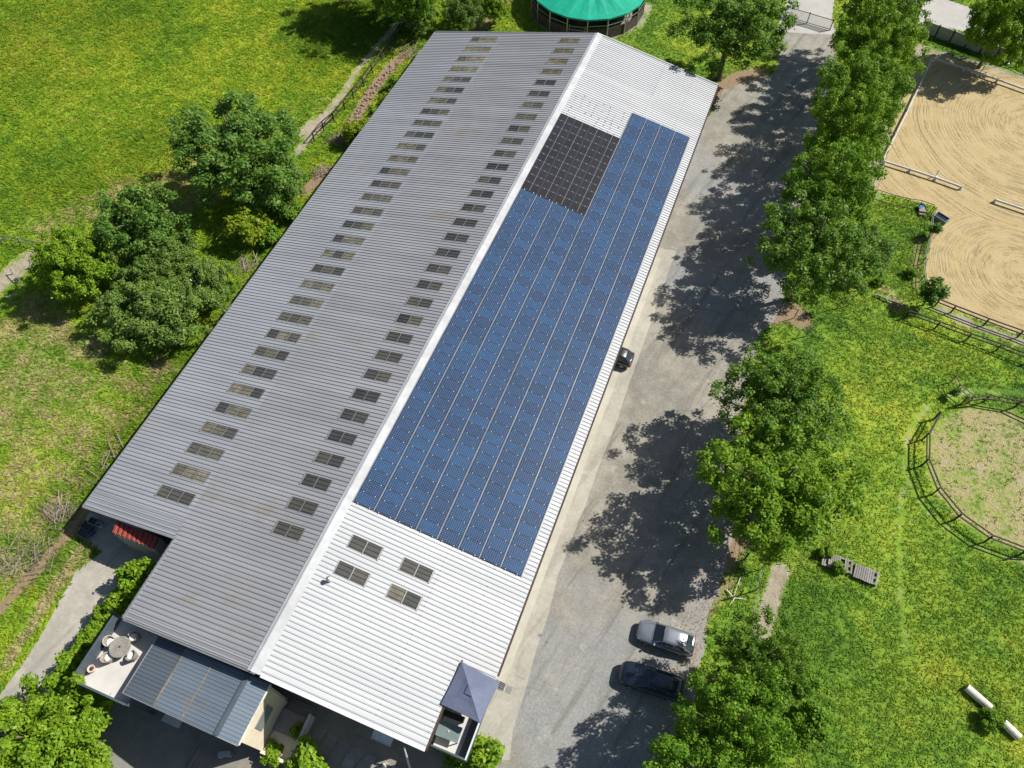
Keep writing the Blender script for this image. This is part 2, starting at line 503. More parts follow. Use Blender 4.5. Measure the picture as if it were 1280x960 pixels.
class MB:
    def __init__(s):
        s.v, s.f = [], []

    def add(s, vs, fs):
        b = len(s.v)
        s.v += [tuple(v) for v in vs]
        s.f += [tuple(i + b for i in f) for f in fs]
        return s

    def box(s, x0, y0, z0, x1, y1, z1):
        return s.add([(x0, y0, z0), (x1, y0, z0), (x1, y1, z0), (x0, y1, z0), (x0, y0, z1), (x1, y0, z1), (x1, y1, z1), (x0, y1, z1)],
                     [(3, 2, 1, 0), (4, 5, 6, 7), (0, 1, 5, 4), (1, 2, 6, 5), (2, 3, 7, 6), (3, 0, 4, 7)])

    def beam(s, a, b, w, h, up=(0, 0, 1)):
        a, b = Vector(a), Vector(b)
        d = (b - a).normalized()
        x = d.cross(Vector(up))
        if x.length < 1e-4:
            x = d.cross(Vector((1, 0, 0)))
        x.normalize()
        y = x.cross(d).normalized()
        x, y = x * w / 2, y * h / 2
        return s.add([a - x - y, a + x - y, a + x + y, a - x + y, b - x - y, b + x - y, b + x + y, b - x + y],
                     [(0, 1, 2, 3), (7, 6, 5, 4), (4, 5, 1, 0), (5, 6, 2, 1), (6, 7, 3, 2), (7, 4, 0, 3)])

    def tube(s, pts, rad, n=8):
        pts = [Vector(p) for p in pts]
        if not hasattr(rad, '__len__'):
            rad = [rad] * len(pts)
        b = len(s.v)
        for i, p in enumerate(pts):
            d = (pts[min(i + 1, len(pts) - 1)] - pts[max(i - 1, 0)]).normalized()
            x = d.cross(Vector((0, 0, 1)) if abs(d.z) < .9 else Vector((1, 0, 0))).normalized()
            y = d.cross(x)
            for k in range(n):
                a = 2 * PI * k / n
                s.v.append(tuple(p + (x * math.cos(a) + y * math.sin(a)) * rad[i]))
        for i in range(len(pts) - 1):
            for k in range(n):
                k2 = (k + 1) % n
                s.f.append((b + i * n + k, b + i * n + k2, b + (i + 1) * n + k2, b + (i + 1) * n + k))
        s.f.append(tuple(b + k for k in reversed(range(n))))
        s.f.append(tuple(b + (len(pts) - 1) * n + k for k in range(n)))
        return s

    def lathe(s, prof, n=16, c=(0, 0, 0), axis='z'):
        b = len(s.v)
        for r, z in prof:
            for k in range(n):
                a = 2 * PI * k / n
                p = (r * math.cos(a), r * math.sin(a), z)
                if axis == 'y':
                    p = (p[0], p[2], p[1])
                s.v.append((p[0] + c[0], p[1] + c[1], p[2] + c[2]))
        for i in range(len(prof) - 1):
            for k in range(n):
                k2 = (k + 1) % n
                s.f.append((b + i * n + k, b + i * n + k2, b + (i + 1) * n + k2, b + (i + 1) * n + k))
        s.f.append(tuple(b + k for k in reversed(range(n))))
        s.f.append(tuple(b + (len(prof) - 1) * n + k for k in range(n)))
        return s

    def prism(s, poly, z0, z1):
        n = len(poly)
        return s.add([(p[0], p[1], z0) for p in poly] + [(p[0], p[1], z1) for p in poly],
                     [tuple(reversed(range(n))), tuple(range(n, 2 * n))] + [(i, (i + 1) % n, n + (i + 1) % n, n + i) for i in range(n)])

    def mesh(s, name, off=(0, 0, 0), smooth=False):
        me = bpy.data.meshes.new(name)
        o = Vector(off)
        me.from_pydata([tuple(Vector(v) - o) for v in s.v], [], s.f)
        if smooth:
            for p in me.polygons:
                p.use_smooth = True
        me.update()
        return me

    def build(s, name, mat, parent=None, local=False, smooth=False, bevel=0.0):
        if parent is None:
            xs = np.array(s.v)
            loc = Vector(((xs[:, 0].min() + xs[:, 0].max()) / 2, (xs[:, 1].min() + xs[:, 1].max()) / 2, xs[:, 2].min()))
        else:
            loc = Vector((0, 0, 0)) if local else WO[parent]
        o = bpy.data.objects.new(name, s.mesh(name, loc, smooth))
        o.data.materials.append(mat)
        COL.objects.link(o)
        if parent is not None:
            o.parent = parent
            WO[o] = WO.get(parent, Vector((0, 0, 0)))
        else:
            o.location = loc
            WO[o] = loc
        if bevel:
            bv = o.modifiers.new('bevel', 'BEVEL')
            bv.width = bevel
            bv.segments = 2
            bv.limit_method = 'ANGLE'
        return o


def inst(name, me, mat, parent, loc, rot=(0, 0, 0), label=None):
    o = bpy.data.objects.new(name, me)
    COL.objects.link(o)
    if mat and not me.materials:
        me.materials.append(mat)
    o.location = Vector(loc) - WO[parent]
    o.rotation_euler = rot
    o.parent = parent
    WO[o] = Vector(loc)
    return o


def resample(pts, step, jit, rng, closed=True):
    out = []
    n = len(pts)
    for i in range(n if closed else n - 1):
        a, b = Vector(pts[i][:2]), Vector(pts[(i + 1) % n][:2])
        d = b - a
        k = max(1, int(d.length / step))
        nr = Vector((-d.y, d.x)).normalized() if d.length else Vector((0, 0))
        for j in range(k):
            q = a + d * (j / k)
            if j:
                q = q + nr * rng.uniform(-jit, jit)
            out.append((q.x, q.y))
    return out


def sheet(name, pts, z, mat, jit=.12, step=.7, thick=0.0):
    rng = random.Random(len(pts) * 13 + int(z * 1e4))
    poly = resample(pts, step, jit, rng) if jit else [tuple(p[:2]) for p in pts]
    mb = MB()
    if thick:
        mb.prism(poly, z - thick, z)
    else:
        a = sum(poly[i][0] * poly[(i + 1) % len(poly)][1] - poly[(i + 1) % len(poly)][0] * poly[i][1] for i in range(len(poly)))
        if a < 0:
            poly.reverse()
        mb.add([(x, y, z) for x, y in poly], [tuple(range(len(poly)))])
    o = mb.build(name, mat)
    tag(o, kind='structure')
    return o


# ================================================================== THE GROUND
# areas, from the survey
P_asphalt = ats([(905, 112), (968, 92), (984, 24), (1016, 30), (1040, 36), (1046, 80), (1020, 170), (1000, 260), (985, 340), (978, 388), (950, 418), (935, 470),
                 (925, 560), (918, 640), (908, 700), (900, 742), (885, 770), (880, 815), (872, 860), (862, 900), (870, 985), (560, 985), (600, 900), (600, 800), (740, 480), (860, 190)])
P_apron = ats([(824, 310), (846, 314), (836, 338), (815, 400), (786, 480), (770, 530), (747, 587), (732, 632), (716, 670), (705, 700), (697, 720), (685, 770), (672, 807),
               (655, 870), (641, 915), (637, 950), (600, 952), (560, 960), (560, 900), (590, 850), (650, 720), (720, 560)])
P_drive = ats([(94, 715), (67, 765), (40, 812), (7, 858), (-40, 925), (20, 935), (75, 880), (110, 830), (150, 800), (165, 760), (215, 740), (240, 690), (200, 655), (112, 640), (96, 668), (128, 690)])
P_yard = [(-33, 4.8), (-31, -4.2), (-26, -6.0), (-21, -6.0), (-18.6, -3.2), (-16.0, 1.2), (-12.5, -.5), (-8.5, -1.2), (-4.6, 1.5), (-4.4, 5.5), (-8, 8), (-20, 8), (-31, 8)]
P_sandA = ats([(1142, 78), (1166, 66), (1300, 106), (1420, 150), (1420, 330), (1300, 300), (1215, 285), (1180, 268), (1168, 258), (1092, 238), (1096, 222), (1104, 200)])
P_sandB = ats([(1170, 262), (1215, 270), (1310, 292), (1420, 320), (1420, 480), (1300, 428), (1228, 402), (1172, 380), (1160, 362), (1156, 335), (1163, 305)])
P_road = ats([(1146, 30), (1152, 5), (1172, -5), (1225, 14), (1300, 35), (1300, 60), (1214, 40)])
P_lane = ats([(970, 40), (984, 0), (1003, -30), (1046, -30), (1040, 24), (1046, 44)])
P_litter = []
PEN_C, PEN_R = Vector((30.78, 42.72, 0)), 7.57
ZR, XR, SR, SLF = 7.69, -20.229, .205, .2149
XE, XL, XI, XN, XS = -4.983, -41.761, -31.75, -7.703, -31.85
YN, YS, YB = 3.80, 10.36, 9.97
SW = 1.065
Y_L0, Y_R0 = 13.0075, 11.775
YF = Y_L0 + 64 * SW
P_build = [(XI, YN), (XN, YN), (XN, YB), (XE, YB), (XE, YF), (XL, YF), (XL, YS), (XI, YS)]

STROKES = [  # polyline in photo pixels, half width m, channel (0 dry 1 worn 2 lush 3 litter), strength
    ([(60, 285), (130, 255), (215, 228), (300, 180)], 3.2, 0, .52),
    ([(200, 232), (300, 205), (400, 130)], 2.5, 0, .34),
    ([(0, 420), (60, 470), (20, 540)], 6, 0, .52),
    ([(120, 490), (60, 560), (0, 640)], 4.5, 0, .54),
    ([(190, 465), (140, 520), (110, 560)], 3.0, 0, .52),
    ([(45, 385), (75, 420), (110, 440)], 2.5, 0, .62),
    ([(0, 700), (40, 640), (80, 600)], 2.5, 0, .55),
    ([(420, 10), (300, 60), (180, 120)], 9, 0, .16),
    ([(20, 60), (120, 130)], 9, 0, .20),
    ([(250, 250), (215, 265)], 2.0, 0, .6),
    ([(215, 455), (160, 560), (110, 610), (60, 690)], 2.6, 2, .75),
    ([(150, 20), (40, 30), (20, 90)], 7, 2, .35),
    ([(190, 180), (150, 240), (60, 230)], 5, 2, .45),
    ([(420, 50), (480, 20)], 6, 2, .6),
    ([(-10, 362), (18, 340), (36, 324)], 1.7, 1, .72),
    ([(0, 384), (16, 372), (30, 360)], .5, 1, .6),
    ([(510, 18), (495, 32), (470, 60), (447, 87), (432, 112), (420, 128), (404, 148), (388, 170), (370, 192)], .62, 1, .80),
    ([(400, 152), (385, 166)], 1.7, 1, .72),
    ([(507, 68), (490, 82), (470, 107), (455, 130), (440, 155), (424, 176)], .9, 3, .95),
    ([(405, 212), (396, 226), (380, 240)], .9, 3, .9),
    ([(330, 330), (280, 395), (250, 430)], .7, 3, .5),
    ([(600, 30), (612, 8), (635, -10)], 2.2, 3, .75),
    ([(640, 45), (625, 60)], 1.2, 0, .3),
    ([(104, 640), (85, 668), (40, 718), (0, 762)], .75, 3, .8),
    ([(100, 690), (50, 765), (10, 830)], .6, 0, .8),
    ([(108, 682), (116, 690)], 1.0, 0, .6),
    ([(150, 925), (200, 940), (230, 970)], 1.7, 1, .65),
    ([(320, 945), (345, 950), (420, 955)], 1.3, 1, .6),
    ([(900, 118), (925, 100), (945, 95)], 1.9, 3, .95),
    ([(925, 120), (910, 135)], 1.0, 1, .6),
    ([(770, 50), (800, 20)], 2.0, 0, .25),
    ([(800, 34), (812, 5)], .9, 1, .55),
    ([(965, 395), (990, 388), (1000, 400)], 1.4, 3, .85),
    ([(915, 725), (897, 745), (880, 765), (872, 800), (862, 838), (880, 850)], .8, 3, .62),
    ([(905, 700), (920, 670)], 1.4, 3, .8),
    ([(975, 712), (968, 740), (960, 765), (951, 790)], .75, 1, 1.0),
    ([(1127, 610), (1125, 700), (1128, 770), (1135, 830)], .45, 1, .5),
    ([(1090, 640), (1125, 690)], 3, 0, .12),
    ([(1020, 425), (1060, 430), (1100, 450)], 3.5, 0, .15),
    ([(1040, 540), (1080, 520), (1130, 500)], 5, 0, .14),
    ([(1165, 505), (1145, 525), (1134, 550), (1133, 590)], .6, 1, .50),
    ([(1133, 590), (1143, 615), (1165, 645), (1200, 675), (1245, 695), (1290, 705)], .4, 1, .55),
    ([(1185, 497), (1215, 488), (1290, 492)], .7, 1, .48),
    ([(1100, 470), (1110, 430), (1150, 440), (1200, 460)], 2.5, 2, .35),
    ([(1120, 270), (1145, 300), (1140, 350)], 2.6, 2, .5),
    ([(1098, 300), (1080, 360), (1050, 400)], 2.0, 2, .4),
    ([(1110, 365), (1120, 380)], 1.0, 0, .7),
    ([(1148, 300), (1143, 340), (1146, 358)], .7, 3, .6),
    ([(1168, 385), (1220, 408), (1290, 432)], .7, 1, .8),
    ([(1090, 232), (1095, 245)], 1.2, 1, .6),
    ([(1130, 130), (1110, 170), (1095, 220)], 1.3, 1, .85),
    ([(1150, 65), (1230, 90), (1270, 100)], 2.3, 1, .75),
    ([(1000, 620), (1030, 690), (1000, 760), (980, 860), (1000, 940)], 3.0, 2, .35),
    ([(1230, 870), (1250, 900)], 1.0, 2, .9),
    ([(1060, 900), (1150, 850), (1260, 780)], 5.0, 2, .30),
    ([(1000, 690), (1060, 660), (1110, 720)], 2.2, 0, .14),
]


def dist_poly(px, py, line):
    d = np.full(px.shape, 1e9)
    for (ax, ay), (bx, by) in zip(line[:-1], line[1:]):
        vx, vy = bx - ax, by - ay
        t = np.clip(((px - ax) * vx + (py - ay) * vy) / (vx * vx + vy * vy + 1e-9), 0, 1)
        d = np.minimum(d, np.hypot(px - ax - t * vx, py - ay - t * vy))
    return d


def masks(px, py):
    out = np.zeros((len(px), 4))
    for pts, hw, ch, st in STROKES:
        line = [at(u, v).xy for u, v in pts]
        d = dist_poly(px, py, line)
        w = st * np.clip(1.35 - d / hw * .85, 0, 1)
        out[:, ch] = np.maximum(out[:, ch], w)
    r = np.hypot(px - PEN_C.x, py - PEN_C.y)
    out[:, 1] = np.maximum(out[:, 1], .43 * 0.9 * np.clip((7.2 - r) / 1.5, 0, 1))
    out[:, 0] = np.maximum(out[:, 0], .66 * np.clip((7.5 - r) / .6, 0, 1))
    return out


def inside(px, py, poly):
    ins = np.zeros(px.shape, bool)
    n = len(poly)
    for i in range(n):
        x0, y0 = poly[i][0], poly[i][1]
        x1, y1 = poly[(i + 1) % n][0], poly[(i + 1) % n][1]
        c = ((y0 > py) != (y1 > py)) & (px < (x1 - x0) * (py - y0) / (y1 - y0 + 1e-12) + x0)
        ins ^= c
    return ins


def np_mesh(name, verts, quads, mask=None, tri=False):
    me = bpy.data.meshes.new(name)
    n = 3 if tri else 4
    me.vertices.add(len(verts))
    me.vertices.foreach_set('co', verts.astype(np.float32).ravel())
    me.loops.add(quads.size)
    me.loops.foreach_set('vertex_index', quads.astype(np.int32).ravel())
    me.polygons.add(len(quads))
    me.polygons.foreach_set('loop_start', np.arange(0, quads.size, n, dtype=np.int32))
    me.update(calc_edges=True)
    if mask is not None:
        a = me.attributes.new('mask', 'FLOAT_COLOR', 'POINT')
        a.data.foreach_set('color', mask.astype(np.float32).ravel())
    return me


def ground():
    xs = np.concatenate([[-2500, -700, -250], np.arange(-130, 61, .8), [180, 700, 2500]])
    ys = np.concatenate([[-2500, -700, -160], np.arange(-30, 151, .8), [260, 700, 2500]])
    X, Y = np.meshgrid(xs, ys)
    v = np.stack([X.ravel(), Y.ravel(), np.zeros(X.size)], 1)
    nx = len(xs)
    i = np.arange(len(ys) - 1)[:, None] * nx + np.arange(nx - 1)[None, :]
    q = np.stack([i, i + 1, i + nx + 1, i + nx], -1).reshape(-1, 4)
    me = np_mesh('ground', v, q, masks(v[:, 0], v[:, 1]))
    me.materials.append(M['grass_ground'])
    o = bpy.data.objects.new('ground', me)
    COL.objects.link(o)
    tag(o, kind='structure')


def grass():
    g = np.random.default_rng(5)
    view = [at(-140, -60), at(1420, -60), at(1420, 1170), at(-140, 1170)]
    N = 735000
    px, py = g.uniform(-130, 48, N), g.uniform(-26, 145, N)
    k = inside(px, py, view)
    px, py = px[k], py[k]
    bad = np.zeros(px.shape, bool)
    for P in (P_asphalt, P_apron, P_drive, P_yard, P_sandA, P_sandB, P_road, P_lane, P_build):
        bad |= inside(px, py, P)
    wk = np.hypot(px + 26.44, py - 98.5) < 8.1
    px, py = px[~(bad | wk)], py[~(bad | wk)]
    mk = masks(px, py)
    r = np.hypot(px - PEN_C.x, py - PEN_C.y)
    keep = ((mk[:, 1] < .45) | (r < 7.2)) & (mk[:, 3] < .6) & ((r > 7.2) | (g.random(len(px)) < .14))
    keep &= g.random(len(px)) > mk[:, 0] * .35
    px, py, mk = px[keep], py[keep], mk[keep]
    n = len(px)
    tall = .6 + .8 * g.random(n) + .5 * mk[:, 2]
    tall *= np.where(px < -30, 1.35, .85)
    V, MK = [], []
    for b in range(3):
        a = g.uniform(0, 2 * PI, n)
        lean = g.uniform(.10, .34, n) * tall
        w = g.uniform(.035, .075, n) * (.7 + .3 * tall)
        h = g.uniform(.08, .20, n) * tall
        bx, by = px + g.normal(0, .05, n), py + g.normal(0, .05, n)
        c, s_ = np.cos(a), np.sin(a)
        V.append(np.stack([bx - s_ * w, by + c * w, np.zeros(n)], 1))
        V.append(np.stack([bx + s_ * w, by - c * w, np.zeros(n)], 1))
        V.append(np.stack([bx + c * lean, by + s_ * lean, h], 1))
    V = np.stack(V, 1).reshape(-1, 3)
    MK = np.repeat(mk, 9, 0)
    me = np_mesh('grass', V, np.arange(len(V)).reshape(-1, 3), MK, tri=True)
    me.materials.append(M['grass_blade'])
    o = bpy.data.objects.new('grass', me)
    COL.objects.link(o)
    tag(o, 'short meadow grass growing over the fields round the barn', 'grass', kind='stuff')
    print('tufts', n)


ground()
grass()
sheet('courtyard', P_asphalt, .004, M['asphalt'], .22, .8)
sheet('apron', P_apron, .014, M['apron_concrete'], .03, 1.2)
sheet('driveway', P_drive, .006, M['drive_concrete'], .10, .8)
sheet('yard', P_yard, .010, M['yard_concrete'], .05, .8)
sheet('sand_arena', P_sandA, .006, sand_mat('sand_upper', at(1285, 158).x, at(1285, 158).y, 1.15), .15, .8)
sheet('sand_ring', P_sandB, .010, sand_mat('sand_lower', at(1272, 345).x, at(1272, 345).y, 1.1), .15, .8)
sheet('road', P_road, .008, M['road_paving'], .08, 1.5)
sheet('lane', P_lane, .010, M['road_paving'], .08, 1.5)
# gutter strip of paler paving against the wall
sheet('kerb_strip', [(-5.5, 10.5), (-4.62, 10.5), (-4.62, 56.5), (-5.5, 56.5)], .045, M['kerb'], .01, 3, .04)


# ================================================================== THE BARN
def zroof(x):
    return ZR - (SR * (x - XR) if x > XR else SLF * (XR - x))


AR, AL = math.atan(SR), math.atan(SLF)
KR, KL = math.sqrt(1 + SR * SR), math.sqrt(1 + SLF * SLF)
barn = thing('barn', 'long low barn with grey and white ribbed metal roof carrying solar panels', 'barn', ((XR + XE) / 2 - 8, 42, 0))


def sheet_mesh(name, segs, width=SW, pitch=.355, rib=.050, lift=0.0, rw=.055):
    """ribbed roof sheet, down-slope along +x from the origin, width along y; segs = covered stretches"""
    n = max(1, round(width / pitch))
    p = width / n
    prof = [(0, 0), (.016, 0)]
    for k in range(n):
        c = k * p + p * .5
        prof += [(c - rw, 0), (c - rw * .36, rib), (c + rw * .36, rib), (c + rw, 0)]
    prof += [(width - .016, 0), (width, 0)]
    rows = [q for sg in segs for q in sg]
    k = len(prof)
    mb = MB()
    for a in rows:
        mb.v += [(a, y - width / 2, z + lift) for y, z in prof]
    for r in range(len(rows) - 1):
        cols = range(k - 1) if r % 2 == 0 else (0, k - 2)
        for i in cols:
            mb.f.append((r * k + i, (r + 1) * k + i, (r + 1) * k + i + 1, r * k + i + 1))
    b = len(rows) - 1
    mb.v += [(rows[-1], -width / 2, lift - .02), (rows[-1], width / 2, lift - .02)]
    mb.f.append((b * k, len(mb.v) - 2, len(mb.v) - 1, b * k + k - 1) + tuple(b * k + i for i in reversed(range(1, k - 1))))
    return mb.mesh(name)


def slope_pt(x, y, dz=0.0):
    return Vector((x, y, zroof(x) + dz))


ROT_R = (0, AR, 0)
ROT_L = (0, AL, PI)

me_low = sheet_mesh('low_sheet', [(0, (XS - XL) * KL)])
h0, h1 = (XS + 32.50) * KL, (XS + 36.0) * KL
me_low_hole = sheet_mesh('low_sheet_open', [(0, h0), (h1, (XS - XL) * KL)])
up_len = (XR - XS) * KL + .18
g0, g1 = (XR + 21.95) * KL, (XR + 24.4) * KL
me_up = sheet_mesh('up_sheet', [(0.02, up_len)], lift=.008)
me_up_hole = sheet_mesh('up_sheet_open', [(0.02, g0), (g1, up_len)], lift=.008)
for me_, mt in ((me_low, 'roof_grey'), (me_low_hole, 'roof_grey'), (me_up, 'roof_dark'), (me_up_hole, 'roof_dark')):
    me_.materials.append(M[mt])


def pane_mesh(name, L, width):
    me = sheet_mesh(name, [(0, L)], width, lift=-.002)
    return me


def skylight(y, x_hi, length, n, side, k, rot, flip):
    """translucent strip: pale cross bars (the purlin lines) with n panes between them"""
    L = length / n
    bars = MB()
    brk = []
    for i in range(n + 1):
        w = .14 if i == n else .075
        brk += [max(0, i * L - w / 2) if i else -.02, i * L + w / 2]
    ys = [-SW / 2, -SW / 2 + .018, SW / 2 - .018, SW / 2]
    for bx_ in brk:
        bars.v += [(bx_, q, .068) for q in ys]
    for i in range(len(brk) - 1):
        for k in range(3):
            if i % 2 == 0 or k != 1:
                bars.f.append((i * 4 + k, (i + 1) * 4 + k, (i + 1) * 4 + k + 1, i * 4 + k + 1))
    o = inst('skylight', bars.mesh('skylight'), M['alu'], barn, slope_pt(x_hi, y, .0), rot)
    old = y > 71.5
    if (L, n, old) not in PANES:
        PANES[(L, n, old)] = pane_mesh('pane', L - .02, SW - .04)
        PANES[(L, n, old)].materials.append(M['aged_pane' if old else ('pale_pane' if n == 3 else 'skylight_pane')])
    for i in range(n):
        q = bpy.data.objects.new('pane', PANES[(L, n, old)])
        COL.objects.link(q)
        q.parent = o
        q.location = (i * L + .01, 0, -.012)


PANES = {}
i_first = -9
for i in range(i_first, 64):
    y = Y_L0 + SW * (i + .5)
    yy = y
    hole = 0 <= i <= 62 and i % 2 == 0
    if i == i_first:                        # cut-down end sheet
        w = Y_L0 + SW * (i + 1) - YN
        inst('roof_sheet', sheet_mesh('up_sheet_end', [(0.02, up_len)], w, lift=.008), M['roof_dark'], barn, slope_pt(XR, YN + w / 2), ROT_L)
        continue
    inst('roof_sheet', me_up_hole if hole else me_up, None, barn, slope_pt(XR, y), ROT_L)
    if i >= -2:
        if i == -2:
            w = Y_L0 + SW * (i + 1) - YS
            inst('roof_sheet', sheet_mesh('low_sheet_end', [(0, (XS - XL) * KL)], w), M['roof_grey'], barn, slope_pt(XS, YS + w / 2), ROT_L)
        else:
            inst('roof_sheet', me_low_hole if hole else me_low, None, barn, slope_pt(XS, y), ROT_L)
    if hole:
        skylight(y, -32.50, 3.5 * KL, 3, -1, KL, ROT_L, False)
        skylight(y, -21.95, 2.45 * KL, 2, -1, KL, ROT_L, False)

# white slope
XM = -11.45
upR = (XM - XR) * KR + .15
me_a = sheet_mesh('right_up', [(.02, upR)], lift=.008)
me_a_hole = sheet_mesh('right_up_open', [(.02, (XR * -1 - 18.42) * KR), ((-XR - 16.02) * KR, upR)], lift=.008)
me_b = sheet_mesh('right_low', [(0, (XE - XM) * KR)])
me_b_short = sheet_mesh('right_low_short', [(0, (XN - XM) * KR)])
me_a_hole2 = sheet_mesh('right_up_open2', [(.02, (-XR - 18.42) * KR), ((-XR - 16.02) * KR, (-XR - 14.33) * KR), ((-XR - 11.95) * KR, upR)], lift=.008)
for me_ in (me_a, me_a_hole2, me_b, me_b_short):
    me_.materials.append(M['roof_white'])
nR = 65
for i in range(-8, nR + 1):
    y = Y_R0 + SW * (i + .5)
    y0, y1 = max(YN, y - SW / 2), min(YF, y + SW / 2)
    if y1 - y0 < .05:
        continue
    full = y1 - y0 > SW - .01
    hole = i in (0, 2)
    if full:
        inst('roof_sheet', me_a_hole2 if hole else me_a, None, barn, slope_pt(XR, y), ROT_R)
        inst('roof_sheet', me_b_short if y < YB + .1 else me_b, None, barn, slope_pt(XM, y), ROT_R)
    else:
        inst('roof_sheet', sheet_mesh('right_up_end', [(.02, upR)], y1 - y0, lift=.008), M['roof_white'], barn, slope_pt(XR, (y0 + y1) / 2), ROT_R)
        inst('roof_sheet', sheet_mesh('right_low_end', [(0, ((XN if y < YB else XE) - XM) * KR)], y1 - y0), M['roof_white'], barn, slope_pt(XM, (y0 + y1) / 2), ROT_R)
    if hole:
        skylight(y, -18.42, 2.40 * KR, 2, 1, KR, ROT_R, False)
        skylight(y, -14.33, 2.38 * KR, 2, 1, KR, ROT_R, False)

sm = MB()
for i in range(-7 * 3, nR * 3):
    yv = Y_R0 + .355 * (i + .5)
    if YN < yv < YF - .1:
        for xv in (XM - .1, (XM + XE) / 2 + .3):
            pz = slope_pt(xv, yv, .066)
            if xv > XN and yv < YB:
                continue
            if xv > XM and i % 2:
                continue
            sm.box(pz.x - .03, pz.y - .022, pz.z - .02, pz.x + .03, pz.y + .022, pz.z + .012)
tag(sm.build('roof_screw', M['grey_metal'], barn), kind='stuff')
hm = MB()
for c_ in range(8):
    for r_ in range(7):
        if rnd.random() < .25:
            continue
        pz = slope_pt(-18.9 + c_ * .78 + rnd.uniform(-.1, .1), 66.2 + r_ * .71 * .9, .05)
        hm.box(pz.x - .05, pz.y - .035, pz.z - .05, pz.x + .05, pz.y + .035, pz.z + .04)
tag(hm.build('roof_hook', M['grey_metal'], barn), kind='stuff')

# ridge cap: narrow grey left flange, broad white right flange with notched edge
mb = MB()
y0, y1 = YN - .03, YF + .03
zl, zr_ = zroof(XR - .32) + .062, zroof(XR + .62) + .062
mb.add([(XR - .32, y0, zl), (XR, y0, ZR + .085), (XR + .62, y0, zr_), (XR - .32, y1, zl), (XR, y1, ZR + .085), (XR + .62, y1, zr_),
        (XR - .32, y0, zl - .05), (XR - .32, y1, zl - .05), (XR + .62, y0, zr_ - .05), (XR + .62, y1, zr_ - .05)],
       [(0, 1, 4, 3), (1, 2, 5, 4), (6, 0, 3, 7), (2, 8, 9, 5), (6, 8, 2, 1, 0), (3, 4, 5, 9, 7)])
mb.beam((XR, y0, ZR + .1), (XR, y1, ZR + .1), .10, .05)
mb.build('ridge_cap', M['ridge_metal'], barn)


def verge(a, b, mat, w=.16, h=.2):
    return MB().beam(a, b, w, h).build('verge_trim', mat, barn)


verge((XR + .7, YN - .06, zroof(XR + .7)), (XN, YN - .06, zroof(XN)), M['white_paint'])
verge((XR + .3, YN - .08, ZR - .02), (XI, YN - .08, zroof(XI) - .0), M['grey_metal'], .1, .16)
verge((XR, YF + .06, ZR), (XE, YF + .06, zroof(XE)), M['white_paint'], .1, .16)
verge((XR, YF + .06, ZR - .03), (XL, YF + .06, zroof(XL)), M['grey_metal'], .1, .14)
verge((XI, YS - .06, zroof(XI)), (XL, YS - .06, zroof(XL)), M['grey_metal'], .1, .14)
verge((XI - .08, YN, zroof(XI) + .0), (XI - .08, YS - .1, zroof(XI) + .0), M['grey_metal'], .14, .14)
verge((XN + .09, YN, zroof(XN) - .03), (XN + .09, YB, zroof(XN) - .03), M['brown_gutter'], .12, .14)
MB().beam((XE + .07, YB, zroof(XE) - .05), (XE + .07, YF, zroof(XE) - .05), .14, .13).build('gutter', M['brown_gutter'], barn)
MB().beam((XL - .07, YS, zroof(XL) - .05), (XL - .07, YF, zroof(XL) - .05), .13, .12).build('gutter', M['grey_metal'], barn)


def wall(a, b, mat, t=.22, z0=0.0, name='wall', parent=None, drop=.13):
    """vertical wall under the roof slope between plan points a and b"""
    xs = [a[0], b[0]]
    seg = [a]
    if (a[0] - XR) * (b[0] - XR) < 0:
        f = (XR - a[0]) / (b[0] - a[0])
        seg.append((XR, a[1] + (b[1] - a[1]) * f))
    seg.append(b)
    d = Vector((b[0] - a[0], b[1] - a[1])).normalized()
    nx, ny = -d.y * t / 2, d.x * t / 2
    n = len(seg)
    lo1 = [(p[0] + nx, p[1] + ny, z0) for p in seg]
    lo2 = [(p[0] - nx, p[1] - ny, z0) for p in seg]
    hi1 = [(p[0] + nx, p[1] + ny, zroof(p[0]) - drop) for p in seg]
    hi2 = [(p[0] - nx, p[1] - ny, zroof(p[0]) - drop) for p in seg]
    vs = lo1 + lo2 + hi1 + hi2
    fs = []
    for i in range(n - 1):
        fs += [(i, i + 1, 2 * n + i + 1, 2 * n + i), (n + i + 1, n + i, 3 * n + i, 3 * n + i + 1), (2 * n + i, 2 * n + i + 1, 3 * n + i + 1, 3 * n + i)]
    fs += [(0, 2 * n, 3 * n, n), (n - 1, 2 * n - 1, 4 * n - 1, 3 * n - 1)]
    return MB().add(vs, fs).build(name, mat, parent or barn)


CARBAY = (39.4, 43.4)
yw = YN + .75
wall((-5.75, 10.4), (-5.75, CARBAY[0]), M['wall_block'])
wall((-5.75, CARBAY[1]), (-5.75, YF - .5), M['wall_block'])
wall((-5.9, YF - .4), (-41.1, YF - .4), M['wall_block'])
wall((-41.25, YF - .6), (-41.25, YS + .8), M['wall_block'])
wall((-41.1, YS + .7), (-31.2, YS + .7), M['wall_block'])
wall((-31.3, YS + .5), (-31.3, yw + .2), M['cream_render'])
wall((-31.15, yw), (-8.2, yw), M['cream_render'])
wall((-8.3, yw + .2), (-8.3, 10.1), M['cream_render'])
wall((-8.15, 10.25), (-5.9, 10.25), M['cream_render'])
for y in np.arange(11.5, YF, 5.32):
    MB().beam((XR, y, ZR - .25), (XE - .5, y, zroof(XE - .5) - .25), .14, .22).build('rafter', M['pale_wood'], barn)
    MB().beam((XR, y, ZR - .25), (XL + .4, y, zroof(XL + .4) - .25), .14, .22).build('rafter', M['pale_wood'], barn)
for k, y in enumerate((5.6,)):
    pass

# solar arrays: panels on the white slope
TOP = .15


